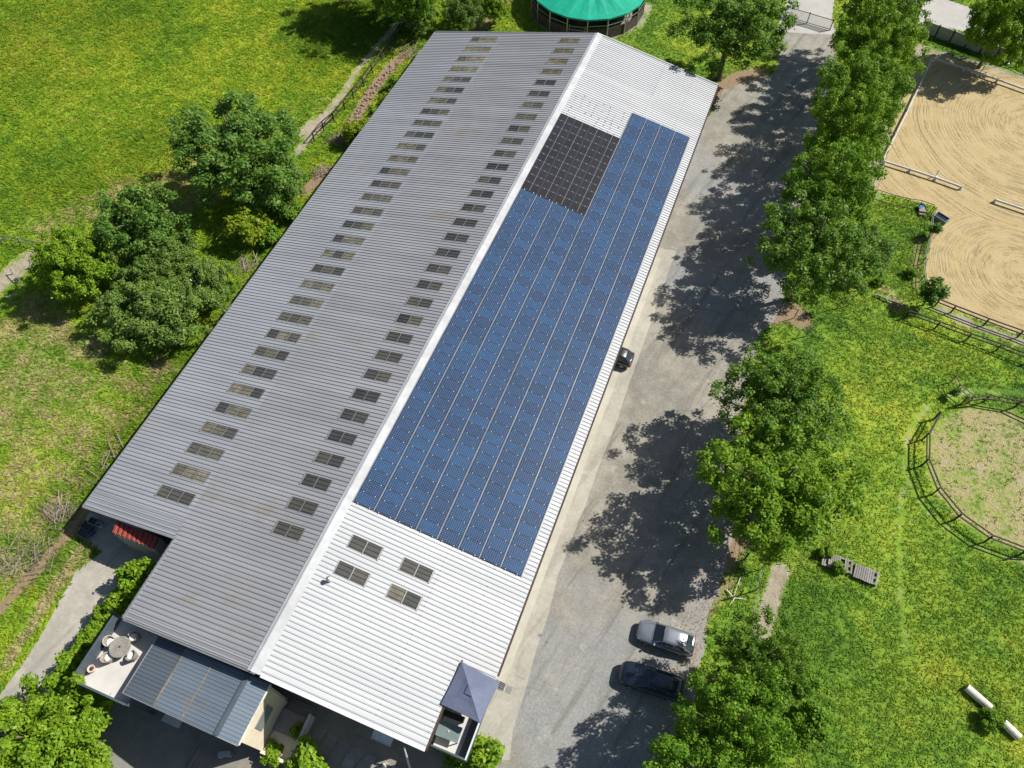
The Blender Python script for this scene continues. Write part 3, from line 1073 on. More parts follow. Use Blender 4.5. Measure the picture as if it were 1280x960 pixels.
def solar(name, label, x0, ncol, pitch_x, y0, nrow, pitch_y, pw, ph, mat, rails, midline=False):
    root = thing(name, label, 'solar panels', slope_pt(x0, y0, TOP))
    mb = MB().box(-pw / 2, -ph / 2, -.035, pw / 2, ph / 2, 0)
    me = mb.mesh('solar_panel')
    me.materials.append(M[mat])
    for c in range(ncol):
        for r in range(nrow):
            xx = x0 + (c + .5) * pitch_x / KR
            yy = y0 + (r + .5) * pitch_y
            p = slope_pt(xx, yy, TOP) + Vector((0, 0, rnd.uniform(-.006, .006)))
            o = inst('solar_panel', me, None, root, p, (rnd.uniform(-.004, .004), AR + rnd.uniform(-.004, .004), 0))
    ya, yb = y0 - .03, y0 + nrow * pitch_y + .03
    for c in range(ncol + 1):
        xx = x0 + c * pitch_x / KR
        if c in (0, ncol) and not rails:
            continue
        MB().beam(slope_pt(xx, ya, TOP - .075), slope_pt(xx, yb, TOP - .075), .095 if rails else .04, .05, (SR, 0, 1)).build('mounting_rail', M['alu'], root)
    cl = MB()
    for c in range(ncol):
        for r in range(nrow + 1):
            for q in (.22, .78):
                xx = x0 + (c + q) * pitch_x / KR
                pz = slope_pt(xx, y0 + r * pitch_y, TOP + .003)
                cl.box(pz.x - .03, pz.y - .035, pz.z - .03, pz.x + .03, pz.y + .035, pz.z + .012)
    tag(cl.build('clamp', M['white_paint'], root), kind='stuff')
    if midline:
        ml = MB()
        for c in range(ncol):
            xx = x0 + (c + .5) * pitch_x / KR
            ml.beam(slope_pt(xx, ya + .05, TOP + .006), slope_pt(xx, yb - .05, TOP + .006), .028, .004, (SR, 0, 1))
        tag(ml.build('cell_seam', M['alu'], root), kind='stuff')
    return root


PXC = (-5.855 + 19.557) * KR / 8
solar('solar_array', 'blue solar panels in four ridge-side columns below the black panels', -19.557, 4, PXC, 17.231, 36, 1.0055, 1.65, .99, 'blue_cells', True)
solar('solar_array', 'blue solar panels in four eave-side columns reaching past the black panels', -19.557 + 4 * PXC / KR + .02, 4, PXC, 17.231, 53, 1.0055, 1.65, .99, 'blue_cells', True)
solar('solar_array', 'black solar panels at the upper end beside the ridge of the white roof', -19.557, 4, PXC, 53.52, 11, 1.122, 1.715, 1.115, 'black_cells', False, True)

# small vent pipe on the white slope
vp = thing('vent_pipe', 'small white vent pipe sticking out of the white roof by the skylights', 'vent', slope_pt(-17.5, 10.9))
q = at(413, 727, 7.2)
WO[vp] = Vector((q.x, q.y, zroof(q.x)))
vp.location = WO[vp]
MB().lathe([(.13, -.05), (.13, .55), (.12, .56)], 12, tuple(WO[vp])).build('pipe', M['white_paint'], vp)
MB().lathe([(.20, .56), (.19, .62), (.05, .70)], 12, tuple(WO[vp])).build('cap', M['grey_metal'], vp)

# ================================================================== ANNEX and DECK at the near end
DZ = .82


def zann(x):
    return zroof(x) - DZ if x < -20.6 else zroof(-20.6) - DZ - (x + 20.6) * SR


annex = thing('annex', 'low slate grey lean-to roof with cream wall under the near gable', 'annex', (-24, 1.6, 0))
AY0, AY1 = -.42, 3.62
nA = 17
sp = (AY1 - AY0) / nA
prof_w = sp


def annex_sheet(x_hi, x_lo, mat, lift, right=False):
    k = KR if right else KL
    L = abs(x_hi - x_lo) * k
    me = sheet_mesh('annex_sheet', [(0, L)], AY1 - AY0, .252, .034, lift, .036)
    p = Vector((x_hi, (AY0 + AY1) / 2, zann(x_hi) if not right else zann(x_hi)))
    inst('roof_sheet', me, M[mat], annex, p, ROT_R if right else ROT_L)


annex_sheet(-20.6, -23.6, 'annex_sheet', .016)
annex_sheet(-23.5, -26.1, 'annex_sheet', .008)
annex_sheet(-26.0, -28.75, 'annex_dark_sheet', 0)
annex_sheet(-20.6, -19.05, 'annex_sheet', .008, True)
for xl_, w_ in ((-23.56, .10), (-26.06, .16)):
    MB().beam((xl_, AY0 + .01, zann(xl_) + .030), (xl_, AY1 - .01, zann(xl_) + .030), w_, .012, (-SLF, 0, 1)).build('lap_strip', M['rusty_lap'], annex)
mb = MB()
mb.beam((-20.6, AY0 - .03, zann(-20.6) + .055), (-20.6, AY1, zann(-20.6) + .055), .34, .05)
mb.beam((-20.6, AY0 - .03, zann(-20.6) + .085), (-20.6, AY1, zann(-20.6) + .085), .10, .04)
mb.build('ridge_cap', M['slate_metal'], annex)
MB().beam((-28.75, AY0 - .05, zann(-28.75) - .06), (-20.6, AY0 - .05, zann(-20.6) - .06), .07, .2).build('verge_trim', M['grey_metal'], annex)
MB().beam((-20.6, AY0 - .05, zann(-20.6) - .06), (-19.05, AY0 - .05, zann(-19.05) - .06), .07, .2).build('verge_trim', M['grey_metal'], annex)
MB().beam((-19.0, AY0, zann(-19.05) - .03), (-19.0, AY1, zann(-19.05) - .03), .10, .10).build('gutter', M['pale_wood'], annex)
MB().beam((-28.82, AY0 - .05, zann(-28.75) - .05), (-28.82, AY1, zann(-28.75) - .05), .10, .10).build('gutter', M['grey_metal'], annex)


def boxwall(x0, y0, x1, y1, z0, z1, mat, name='wall', parent=None):
    return MB().box(x0, y0, z0, x1, y1, z1).build(name, mat, parent or annex)


boxwall(-19.45, -.2, -19.25, 3.4, 0, 6.25, M['cream_render'])
boxwall(-26.0, 3.45, -19.5, 3.6, 0, 4.9, M['cream_render'])
for x in (-28.3, -24.2):
    MB().beam((x, -.1, 0), (x, -.1, zann(x) - .12), .16, .16).build('post', M['slate_metal'], annex)
MB().beam((-28.4, -.1, zann(-28.4) - .22), (-19.5, -.1, zann(-19.5) - .5), .12, .2).build('beam', M['slate_metal'], annex)
boxwall(-19.235, .9, -19.19, 2.5, 3.0, 4.6, M['grey_metal'], 'shade_panel')  # grey sheet standing in for the shaded stretch of the cream wall

FZ = 3.95
PT = FZ + 1.2
dk = ats([(140, 771), (96, 855)], PT)
DX0, DY1, DY0 = dk[0].x + .02, 3.72, dk[1].y + .05
DX1 = -28.2
deck = thing('roof_deck', 'raised deck with slate parapet panels and pale floor beside the lean-to', 'deck', ((DX0 + DX1) / 2, (DY0 + DY1) / 2, 0))
MB().box(DX0 + .1, DY0 + .1, FZ - .22, DX1, DY1, FZ).build('floor', M['floor_pale'], deck)
nb = 5
for k in range(nb):       # parapet panels, one per bay
    a = DY0 + (DY1 - DY0) * k / nb
    b = DY0 + (DY1 - DY0) * (k + 1) / nb
    MB().box(DX0, a + .006, FZ - .3, DX0 + .09, b - .006, PT).build('parapet_panel', M['slate_metal'], deck)
for k in range(nb):
    a = DX0 + .1 + (DX1 - DX0 - .1) * k / nb
    b = DX0 + .1 + (DX1 - DX0 - .1) * (k + 1) / nb
    MB().box(a + .006, DY0, FZ - .3, b - .006, DY0 + .09, PT).build('parapet_panel', M['slate_metal'], deck)
MB().box(DX1 + .005, DY0, FZ - .3, DX1 + .09, DY1 - .2, FZ + .75).build('parapet_panel', M['slate_metal'], deck)
MB().beam((DX0 + .045, DY0 - .02, PT + .02), (DX0 + .045, DY1, PT + .02), .14, .04).build('coping', M['slate_metal'], deck)
MB().beam((DX0 + .12, DY0 + .045, PT + .022), (DX1 + .09, DY0 + .045, PT + .022), .14, .04).build('coping', M['slate_metal'], deck)
for x, y in ((DX0 + .2, DY0 + .2), (DX1 - .2, DY0 + .2), (DX0 + .2, DY1 - .4), (DX1 - .2, DY1 - .4)):
    MB().beam((x, y, 0), (x, y, FZ - .22), .18, .18).build('post', M['slate_metal'], deck)
MB().box(DX0 + .12, DY0 - .012, 0, DX0 + .65, DY0 + .03, FZ - .3).build('screen_panel', M['slate_metal'], deck)

tc = at(149.5, 808.5, FZ + .74)
tb = thing('round_table', 'round grey slatted table on the raised deck', 'table', (tc.x, tc.y, FZ))
R_T = .74
for k in range(9):
    y0 = -R_T + 2 * R_T * k / 9 + .008
    y1 = -R_T + 2 * R_T * (k + 1) / 9 - .008
    e = lambda y: math.sqrt(max(.02, R_T * R_T - y * y))
    ym = (y0 + y1) / 2
    pts = [(-e(y0), y0), (e(y0), y0), (e(ym), ym), (e(y1), y1), (-e(y1), y1), (-e(ym), ym)]
    MB().prism(pts, .71, .745).build('slat', M['table_top'], tb, local=True)
MB().lathe([(R_T - .03, .66), (R_T + .02, .67), (R_T + .02, .73), (R_T - .04, .73)], 28).build('rim', M['grey_wood'], tb, local=True)
MB().lathe([(.06, .02), (.06, .7)], 10).lathe([(.4, 0), (.38, .03)], 14).build('leg', M['dark_metal'], tb, local=True)
MB().lathe([(.07, .746), (.07, .754)], 10).build('umbrella_hole', M['dark_metal'], tb, local=True)

CH = [((136.5, 801.5), 'on the parapet side'), ((164, 798), 'in the shade nearest the barn gable'), ((163.5, 819), 'on the lean-to side'), ((133, 823), 'nearest the outer deck corner')]
ch0 = None
for (u, v), where in CH:
    c = at(u, v, FZ + .5)
    a = math.atan2(tc.y - c.y, tc.x - c.x)
    d = Vector((c.x - tc.x, c.y - tc.y)).normalized()
    c = Vector((tc.x + d.x * 1.06, tc.y + d.y * 1.06, FZ))
    lab = 'wicker tub chair ' + where + ' of the round table'
    if ch0 is None:
        t = thing('tub_chair', lab, 'chair', c, a, 'tub chairs round the deck table')
        ch0 = t
        mb = MB()
        n = 14
        ang = [math.radians(55 + 250 * k / (n - 1)) for k in range(n)]
        for r, hh in ((.40, .80), (.33, .78)):
            for zz in (.12, hh):
                rr = r * (.82 if zz < .3 else 1)
                for A in ang:
                    back = .5 - .5 * math.cos(A)
                    mb.v.append((rr * math.cos(A), rr * math.sin(A), zz if zz < .3 else .58 + (hh - .58) * back))
        fs = []
        for k in range(n - 1):
            fs += [(k, k + 1, n + k + 1, n + k), (2 * n + k + 1, 2 * n + k, 3 * n + k, 3 * n + k + 1), (n + k, n + k + 1, 3 * n + k + 1, 3 * n + k)]
        mb.f = fs + [(0, n, 3 * n, 2 * n), (n - 1, 3 * n - 1, 4 * n - 1, 2 * n - 1)]
        mb.build('shell', M['wicker'], t, local=True, smooth=False)
        MB().lathe([(.31, .10), (.33, .38)], 18).build('seat', M['wicker'], t, local=True)
        MB().lathe([(.27, .38), (.30, .41), (.30, .47), (.26, .50)], 18, (.07, 0, 0)).build('cushion', M['cushion'], t, local=True, smooth=True)
        for x, y in ((.2, .2), (.2, -.2), (-.2, .2), (-.2, -.2)):
            MB().tube([(x, y, .12), (x * 1.2, y * 1.2, 0)], .02, 6).build('leg', M['dark_metal'], t, local=True)
    else:
        t = ch0.copy()
        COL.objects.link(t)
        t.location, t.rotation_euler, t['label'] = c, (0, 0, a), lab
        for o in list(ch0.children):
            k = o.copy()
            COL.objects.link(k)
            k.parent = t

pc = at(114, 836, FZ + .4)
pot = thing('flower_pot', 'small terracotta pot with dark soil at the deck corner', 'pot', (pc.x, pc.y, FZ))
MB().lathe([(.15, 0), (.24, .38), (.27, .40), (.27, .46), (.22, .46), (.21, .40)], 18).build('pot_body', M['pot'], pot, local=True)
MB().lathe([(.20, .38), (.10, .43), (.02, .44)], 12).build('soil', M['dark_wood'], pot, local=True)

# porch with stair enclosure right of the annex
porch = thing('porch', 'pale walled porch steps at the foot of the cream wall', 'porch', (-17.9, 1.2, 0))
q = [at(320 + x / 4, 720 + y / 4, 1.1) for x, y in ((45, 720), (108, 745), (68, 850), (8, 800))]
qq = [at(320 + x / 4, 720 + y / 4, 1.1) for x, y in ((92, 660), (152, 668), (108, 745), (60, 730))]
px0, px1 = -19.2, -16.95
MB().box(px0, -.1, 0, px1 - .2, 1.35, .72).build('floor', M['cream_render'], porch)
MB().box(px1 - .2, -.35, 0, px1, 3.2, 1.25).build('side_wall', M['white_paint'], porch)
MB().box(px0, -.35, 0, px1 - .21, -.12, 1.15).build('front_wall', M['cream_render'], porch)
MB().box(px0, 1.36, 0, px1 - .21, 2.9, .95).build('landing', M['slab'], porch)
for k in range(3):
    MB().box(px0 + .1, 2.91 + .28 * k, 0, px1 - .25, 3.18 + .28 * k, .70 - .2 * k).build('step', M['slab'], porch)

uc = at(281, 943, .6)
ac = thing('heat_pump', 'grey outdoor heat pump unit on the ground beside the cream wall', 'heat pump', (uc.x, uc.y, 0), .45)
MB().box(-.42, -.2, .08, .42, .2, .85).build('casing', M['grey_metal'], ac, local=True, bevel=.02)
MB().lathe([(.27, -.225), (.27, -.205)], 18, (.08, 0, .47), 'y').build('fan_grille', M['dark_metal'], ac, local=True)
for x in (-.32, .32):
    MB().box(x - .05, -.2, 0, x + .05, .2, .08).build('foot', M['dark_metal'], ac, local=True)

# canopy, pole, slabs under the white gable
cc = at(478, 922, 2.6)
cn = thing('door_canopy', 'small pale door canopy under the edge of the white gable', 'canopy', (cc.x, cc.y + .1, 2.5), -.0)
MB().add([(-.75, -.4, 0), (.75, -.4, 0), (.75, .5, .28), (-.75, .5, .28), (-.75, -.4, .06), (.75, -.4, .06), (.75, .5, .34), (-.75, .5, .34)],
         [(3, 2, 1, 0), (4, 5, 6, 7), (0, 1, 5, 4), (1, 2, 6, 5), (2, 3, 7, 6), (3, 0, 4, 7)]).build('roof', M['pale_plastic'], cn, local=True)
MB().box(-.78, -.44, -.06, .78, -.405, .1).build('front_trim', M['white_paint'], cn, local=True)
for x in (-.7, .7):
    MB().beam((x, -.3, .02), (x, .6, -.5), .05, .05).build('bracket', M['white_paint'], cn, local=True)
pa_, pb_ = at(505, 934, 2.7), at(513, 962, .1)
pl = MB().tube([pb_, pa_], [.10, .05], 10).build('folded_parasol', M['white_paint'])
tag(pl, 'white folded parasol leaning in the shaded yard below the gable', 'parasol')
cq = at(481, 956, 0)
cone = MB().lathe([(.22, 0), (.20, .05), (.05, .75), (.03, .78)], 14, tuple(cq)).build('traffic_cone', M['pale_wood'])
tag(cone, 'pale cone shaped garden ornament at the bottom edge of the yard', 'cone')
patio = thing('patio', 'row of square grey paving slabs in the shade of the white gable', 'paving', (-13, 1.2, 0.012))
slab_px = [(413, 926), (428, 934), (445, 943), (461, 951), (478, 959), (494, 967), (398, 918), (420, 943), (437, 952), (453, 960)]
for u, v in slab_px:
    c = at(u, v, .05)
    MB().box(c.x - .43, c.y - .43, .012, c.x + .43, c.y + .43, .05 + rnd.uniform(0, .012)).build('slab', M['slab'], patio)
# pole and box in the dark yard under the annex
for (u, v), (u2, v2), nm, lb in (((253, 930), (234, 962), 'timber_beam', 'loose pale timber beam lying in the shaded yard under the lean-to'),):
    tag(MB().beam(at(u, v, .08), at(u2, v2, .08), .14, .12).build(nm, M['grey_wood']), lb, 'beam')
bx = at(213, 899, 1.0)
wb = thing('white_cabinet', 'pale cabinet half hidden under the front edge of the lean-to roof', 'cabinet', (bx.x, bx.y, 0))
MB().box(-.55, -.3, .05, .55, .3, 1.0).build('body', M['pale_plastic'], wb, local=True, bevel=.02)
MB().box(-.57, -.32, 1.001, .57, .32, 1.05).build('top', M['white_paint'], wb, local=True)
for x in (-.27, .27):
    MB().box(x - .26, -.315, .1, x + .26, -.302, .95).build('door', M['pale_plastic'], wb, local=True)

# ================================================================== BALCONY and PARASOL on the right corner
BZ = 3.0
bc = thing('balcony', 'corner balcony with dark rail panels at the end of the white roof', 'balcony', (-6.4, 7, 0))
bx0, bx1, by0, by1 = -7.6, -5.0, 4.25, 10.0
MB().box(bx0, by0 + .1, BZ - .2, bx1 - .1, by1, BZ).build('floor', M['floor_pale'], bc)
for k in range(5):
    a, b = by0 + .12 + (by1 - by0 - .12) * k / 5, by0 + .12 + (by1 - by0 - .12) * (k + 1) / 5
    MB().box(bx1 - .09, a + .006, BZ - .3, bx1 - .02, b - .006, BZ + 1.0).build('rail_panel', M['slate_metal'], bc)
for k in range(2):
    a, b = bx0 + (bx1 - bx0) * k / 2, bx0 + (bx1 - bx0) * (k + 1) / 2
    MB().box(a + .006, by0, BZ - .3, b - .006, by0 + .07, BZ + 1.0).build('rail_panel', M['slate_metal'], bc)
MB().beam((bx1 - .05, by0, BZ + 1.03), (bx1 - .05, by1, BZ + 1.03), .12, .05).build('handrail', M['pale_plastic'], bc)
MB().beam((bx0, by0 + .03, BZ + 1.032), (bx1 - .12, by0 + .03, BZ + 1.032), .12, .05).build('handrail', M['slate_metal'], bc)
MB().beam((bx1 - .75, by0 + .1, BZ + .02), (bx1 - .75, by1, BZ + .02), .09, .06).build('floor_joist', M['pale_wood'], bc)
MB().box(bx1 - .68, by0 + .1, BZ + .002, bx1 - .12, by1, BZ + .02).build('floor_strip', M['yard_concrete'], bc)
for x, y in ((bx0 + .1, by0 + .15), (bx1 - .2, by0 + .15), (bx1 - .2, by1 - .2)):
    MB().beam((x, y, 0), (x, y, BZ - .2), .16, .16).build('post', M['slate_metal'], bc)
gt = at(561, 914, BZ + .75)
tb2 = thing('garden_table', 'grey rectangular garden table on the corner balcony below the parasol', 'table', (gt.x, gt.y, BZ), .03)
for k in range(2):
    MB().box(-.83 + .83 * k + .004, -.52, .71, .83 * k - .004, .52, .75).build('top_board', M['slate_metal'] if False else M['teal_plastic'], tb2, local=True)
for x in (-.75, .75):
    for y in (-.45, .45):
        MB().box(x - .03, y - .03, 0, x + .03, y + .03, .71).build('leg', M['dark_metal'], tb2, local=True)
ash = MB().lathe([(.06, 0), (.07, .05), (.05, .05), (.045, .02)], 10, (gt.x, gt.y, BZ + .752)).build('ashtray', M['pot'])
tag(ash, 'tiny round ashtray in the middle of the balcony table', 'ashtray')
bn = thing('bench', 'dark low bench in the shade behind the balcony table', 'bench', (gt.x - .1, gt.y + 1.05, BZ), .03)
MB().box(-.8, -.2, .38, .8, .2, .44).build('seat', M['dark_metal'], bn, local=True)
for x in (-.7, .7):
    MB().box(x - .04, -.18, 0, x + .04, .18, .38).build('leg', M['dark_metal'], bn, local=True)

ZP = 5.35
pcs = ats([(577, 827), (625, 852), (600, 904), (551, 880)], ZP)
ctr = sum(pcs, Vector()) / 4
par = thing('parasol', 'square grey blue parasol open over the corner balcony', 'parasol', (ctr.x, ctr.y, BZ))
apex = Vector((ctr.x, ctr.y, ZP + .62))
for i in range(4):
    a, b = pcs[i], pcs[(i + 1) % 4]
    mid = (a + b) / 2
    am, bm = (a + apex) / 2 - Vector((0, 0, .03)), (b + apex) / 2 - Vector((0, 0, .03))
    c1 = (a * .33 + b * .67) * .5 + apex * .5 - Vector((0, 0, .07))
    c2 = (a * .67 + b * .33) * .5 + apex * .5 - Vector((0, 0, .07))
    e1, e2 = a.lerp(b, .33) + (ctr - mid) * .02 - Vector((0, 0, .03)), a.lerp(b, .67) + (ctr - mid) * .02 - Vector((0, 0, .03))
    mb = MB().add([a, e1, e2, b, bm, c1, c2, am, apex], [(0, 1, 6, 7), (1, 2, 5, 6), (2, 3, 4, 5), (7, 6, 8), (6, 5, 8), (5, 4, 8)])
    dn = Vector((0, 0, -.16))
    mb.add([a, e1, e2, b, a + dn, e1 + dn, e2 + dn, b + dn], [(4, 5, 1, 0), (5, 6, 2, 1), (6, 7, 3, 2)])
    mb.build('canopy_panel', M['blue_fabric'], par)
    rb = MB().beam(apex - Vector((0, 0, .06)), a - Vector((0, 0, .05)), .04, .04)
    rb.build('rib', M['dark_metal'], par)
mb = MB()
vt = [apex + (p_ - apex) * .2 + Vector((0, 0, .035)) for p_ in pcs]
mb.add(vt + [apex + Vector((0, 0, .06))], [(0, 1, 4), (1, 2, 4), (2, 3, 4), (3, 0, 4)]).build('vent', M['blue_fabric'], par)
MB().tube([(ctr.x, ctr.y, BZ), (ctr.x, ctr.y, ZP + .6)], .035, 8).build('pole', M['grey_metal'], par)
MB().lathe([(.4, BZ), (.36, BZ + .1), (.08, BZ + .14)], 16, (ctr.x, ctr.y, 0)).build('base', M['dark_metal'], par)

# drains in the apron
for (u, v), w, d, mat, nm, lb, cat in (((627, 858), .45, .55, 'dark_metal', 'drain_grate', 'dark rectangular drain grate by the balcony wall', 'drain'),
                                       ((636, 862), .45, .55, 'slab', 'drain_cover', 'grey drain cover beside the dark grate by the balcony', 'drain cover'),
                                       ((626, 841), .32, .32, 'dark_metal', 'drain_grate', 'small dark drain grate against the wall above the parasol corner', 'drain'),
                                       ((653, 840), .9, .9, 'drive_concrete', 'manhole_cover', 'square concrete manhole cover set in the pale apron', 'manhole cover'),
                                       ((675, 794), .22, .22, 'dark_metal', 'drain_grate', 'tiny dark drain at the edge of the pale apron', 'drain')):
    c = at(u, v, .02)
    t = thing(nm, lb, cat, (c.x, c.y, .014), .0)
    MB().box(-w / 2, -d / 2, 0, w / 2, d / 2, .015).build('frame', M[mat], t, local=True)
    if mat == 'dark_metal':
        for k in range(4):
            y = -d / 2 + d * (k + .5) / 4
            MB().box(-w / 2 + .03, y - .02, .0152, w / 2 - .03, y + .02, .024).build('bar', M['grey_metal'], t, local=True)
    else:
        MB().box(-w / 2 + .05, -d / 2 + .05, .0152, w / 2 - .05, d / 2 - .05, .022).build('lid', M[mat], t, local=True)

# ================================================================== RED SHED, clutter in the recess
sq = [at(145.6, 650.6, 3.5), at(140, 665, 3.4), at(193, 686.5, 3.4), at(199, 672, 3.5)]
shed = thing('shed', 'small shed with red tiled roof tucked under the barn eave', 'shed', ((sq[1] + sq[2]) / 2).to_tuple()[:2] + (0,))
nt = 9
for k in range(nt):
    a0, b0 = sq[1].lerp(sq[2], k / nt), sq[0].lerp(sq[3], k / nt)
    a1, b1 = sq[1].lerp(sq[2], (k + 1) / nt - .012), sq[0].lerp(sq[3], (k + 1) / nt - .012)
    am, bm = a0.lerp(a1, .5) + Vector((0, 0, .06)), b0.lerp(b1, .5) + Vector((0, 0, .06))
    MB().add([a0, am, a1, b0, bm, b1], [(0, 1, 4, 3), (1, 2, 5, 4), (0, 2, 1), (3, 4, 5)]).build('roof_tile', M['red_tile'], shed)
for a, b in ((sq[1], sq[2]), (sq[0], sq[3]), (sq[1], sq[0]), (sq[2], sq[3])):
    MB().beam((a.x, a.y, 1.65), (b.x, b.y, 1.65), .08, 3.28).build('wall', M['wall_block'], shed)
for (u, v), s_, mat, nm, lb in (((108, 657), (.9, .7, .5), 'blue_plastic', 'crate', 'blue plastic crate in the shade at the back of the recess'),
                               ((116, 651), (.8, .6, .75), 'teal_plastic', 'crate', 'grey green crate against the wall in the shaded recess'),
                               ((123, 655), (.45, .45, .6), 'pale_plastic', 'bucket', 'pale bucket standing right of the crates in the recess'),
                               ((104, 666), (1.1, .7, .35), 'teal_plastic', 'crate', 'low grey green crate nearest the driveway in the recess'),
                               ((112, 664), (.6, .5, .4), 'blue_plastic', 'crate', 'small blue crate between the others in the recess')):
    c = at(u, v, s_[2])
    t = thing(nm, lb, nm, (c.x, c.y, 0), rnd.uniform(-.4, .4))
    a, b, h = s_
    if nm == 'bucket':
        MB().lathe([(.16, 0), (.22, h), (.24, h), (.24, h - .03), (.20, h - .03), (.15, .03)], 14).build('body', M[mat], t, local=True)
        MB().tube([(-.23, 0, h), (-.15, 0, h + .15), (.15, 0, h + .15), (.23, 0, h)], .012, 5).build('handle', M['grey_metal'], t, local=True)
    else:
        MB().box(-a / 2, -b / 2, 0, a / 2, b / 2, .04).build('base', M[mat], t, local=True)
        for x0, y0, x1, y1 in ((-a / 2, -b / 2, a / 2, -b / 2 + .04), (-a / 2, b / 2 - .04, a / 2, b / 2), (-a / 2, -b / 2 + .041, -a / 2 + .04, b / 2 - .041), (a / 2 - .04, -b / 2 + .041, a / 2, b / 2 - .041)):
            MB().box(x0, y0, .0402, x1, y1, h).build('side', M[mat], t, local=True)
        MB().box(-a / 2 + .05, -b / 2 + .05, .041, a / 2 - .05, b / 2 - .05, h * .8).build('contents', M['dark_wood'], t, local=True)


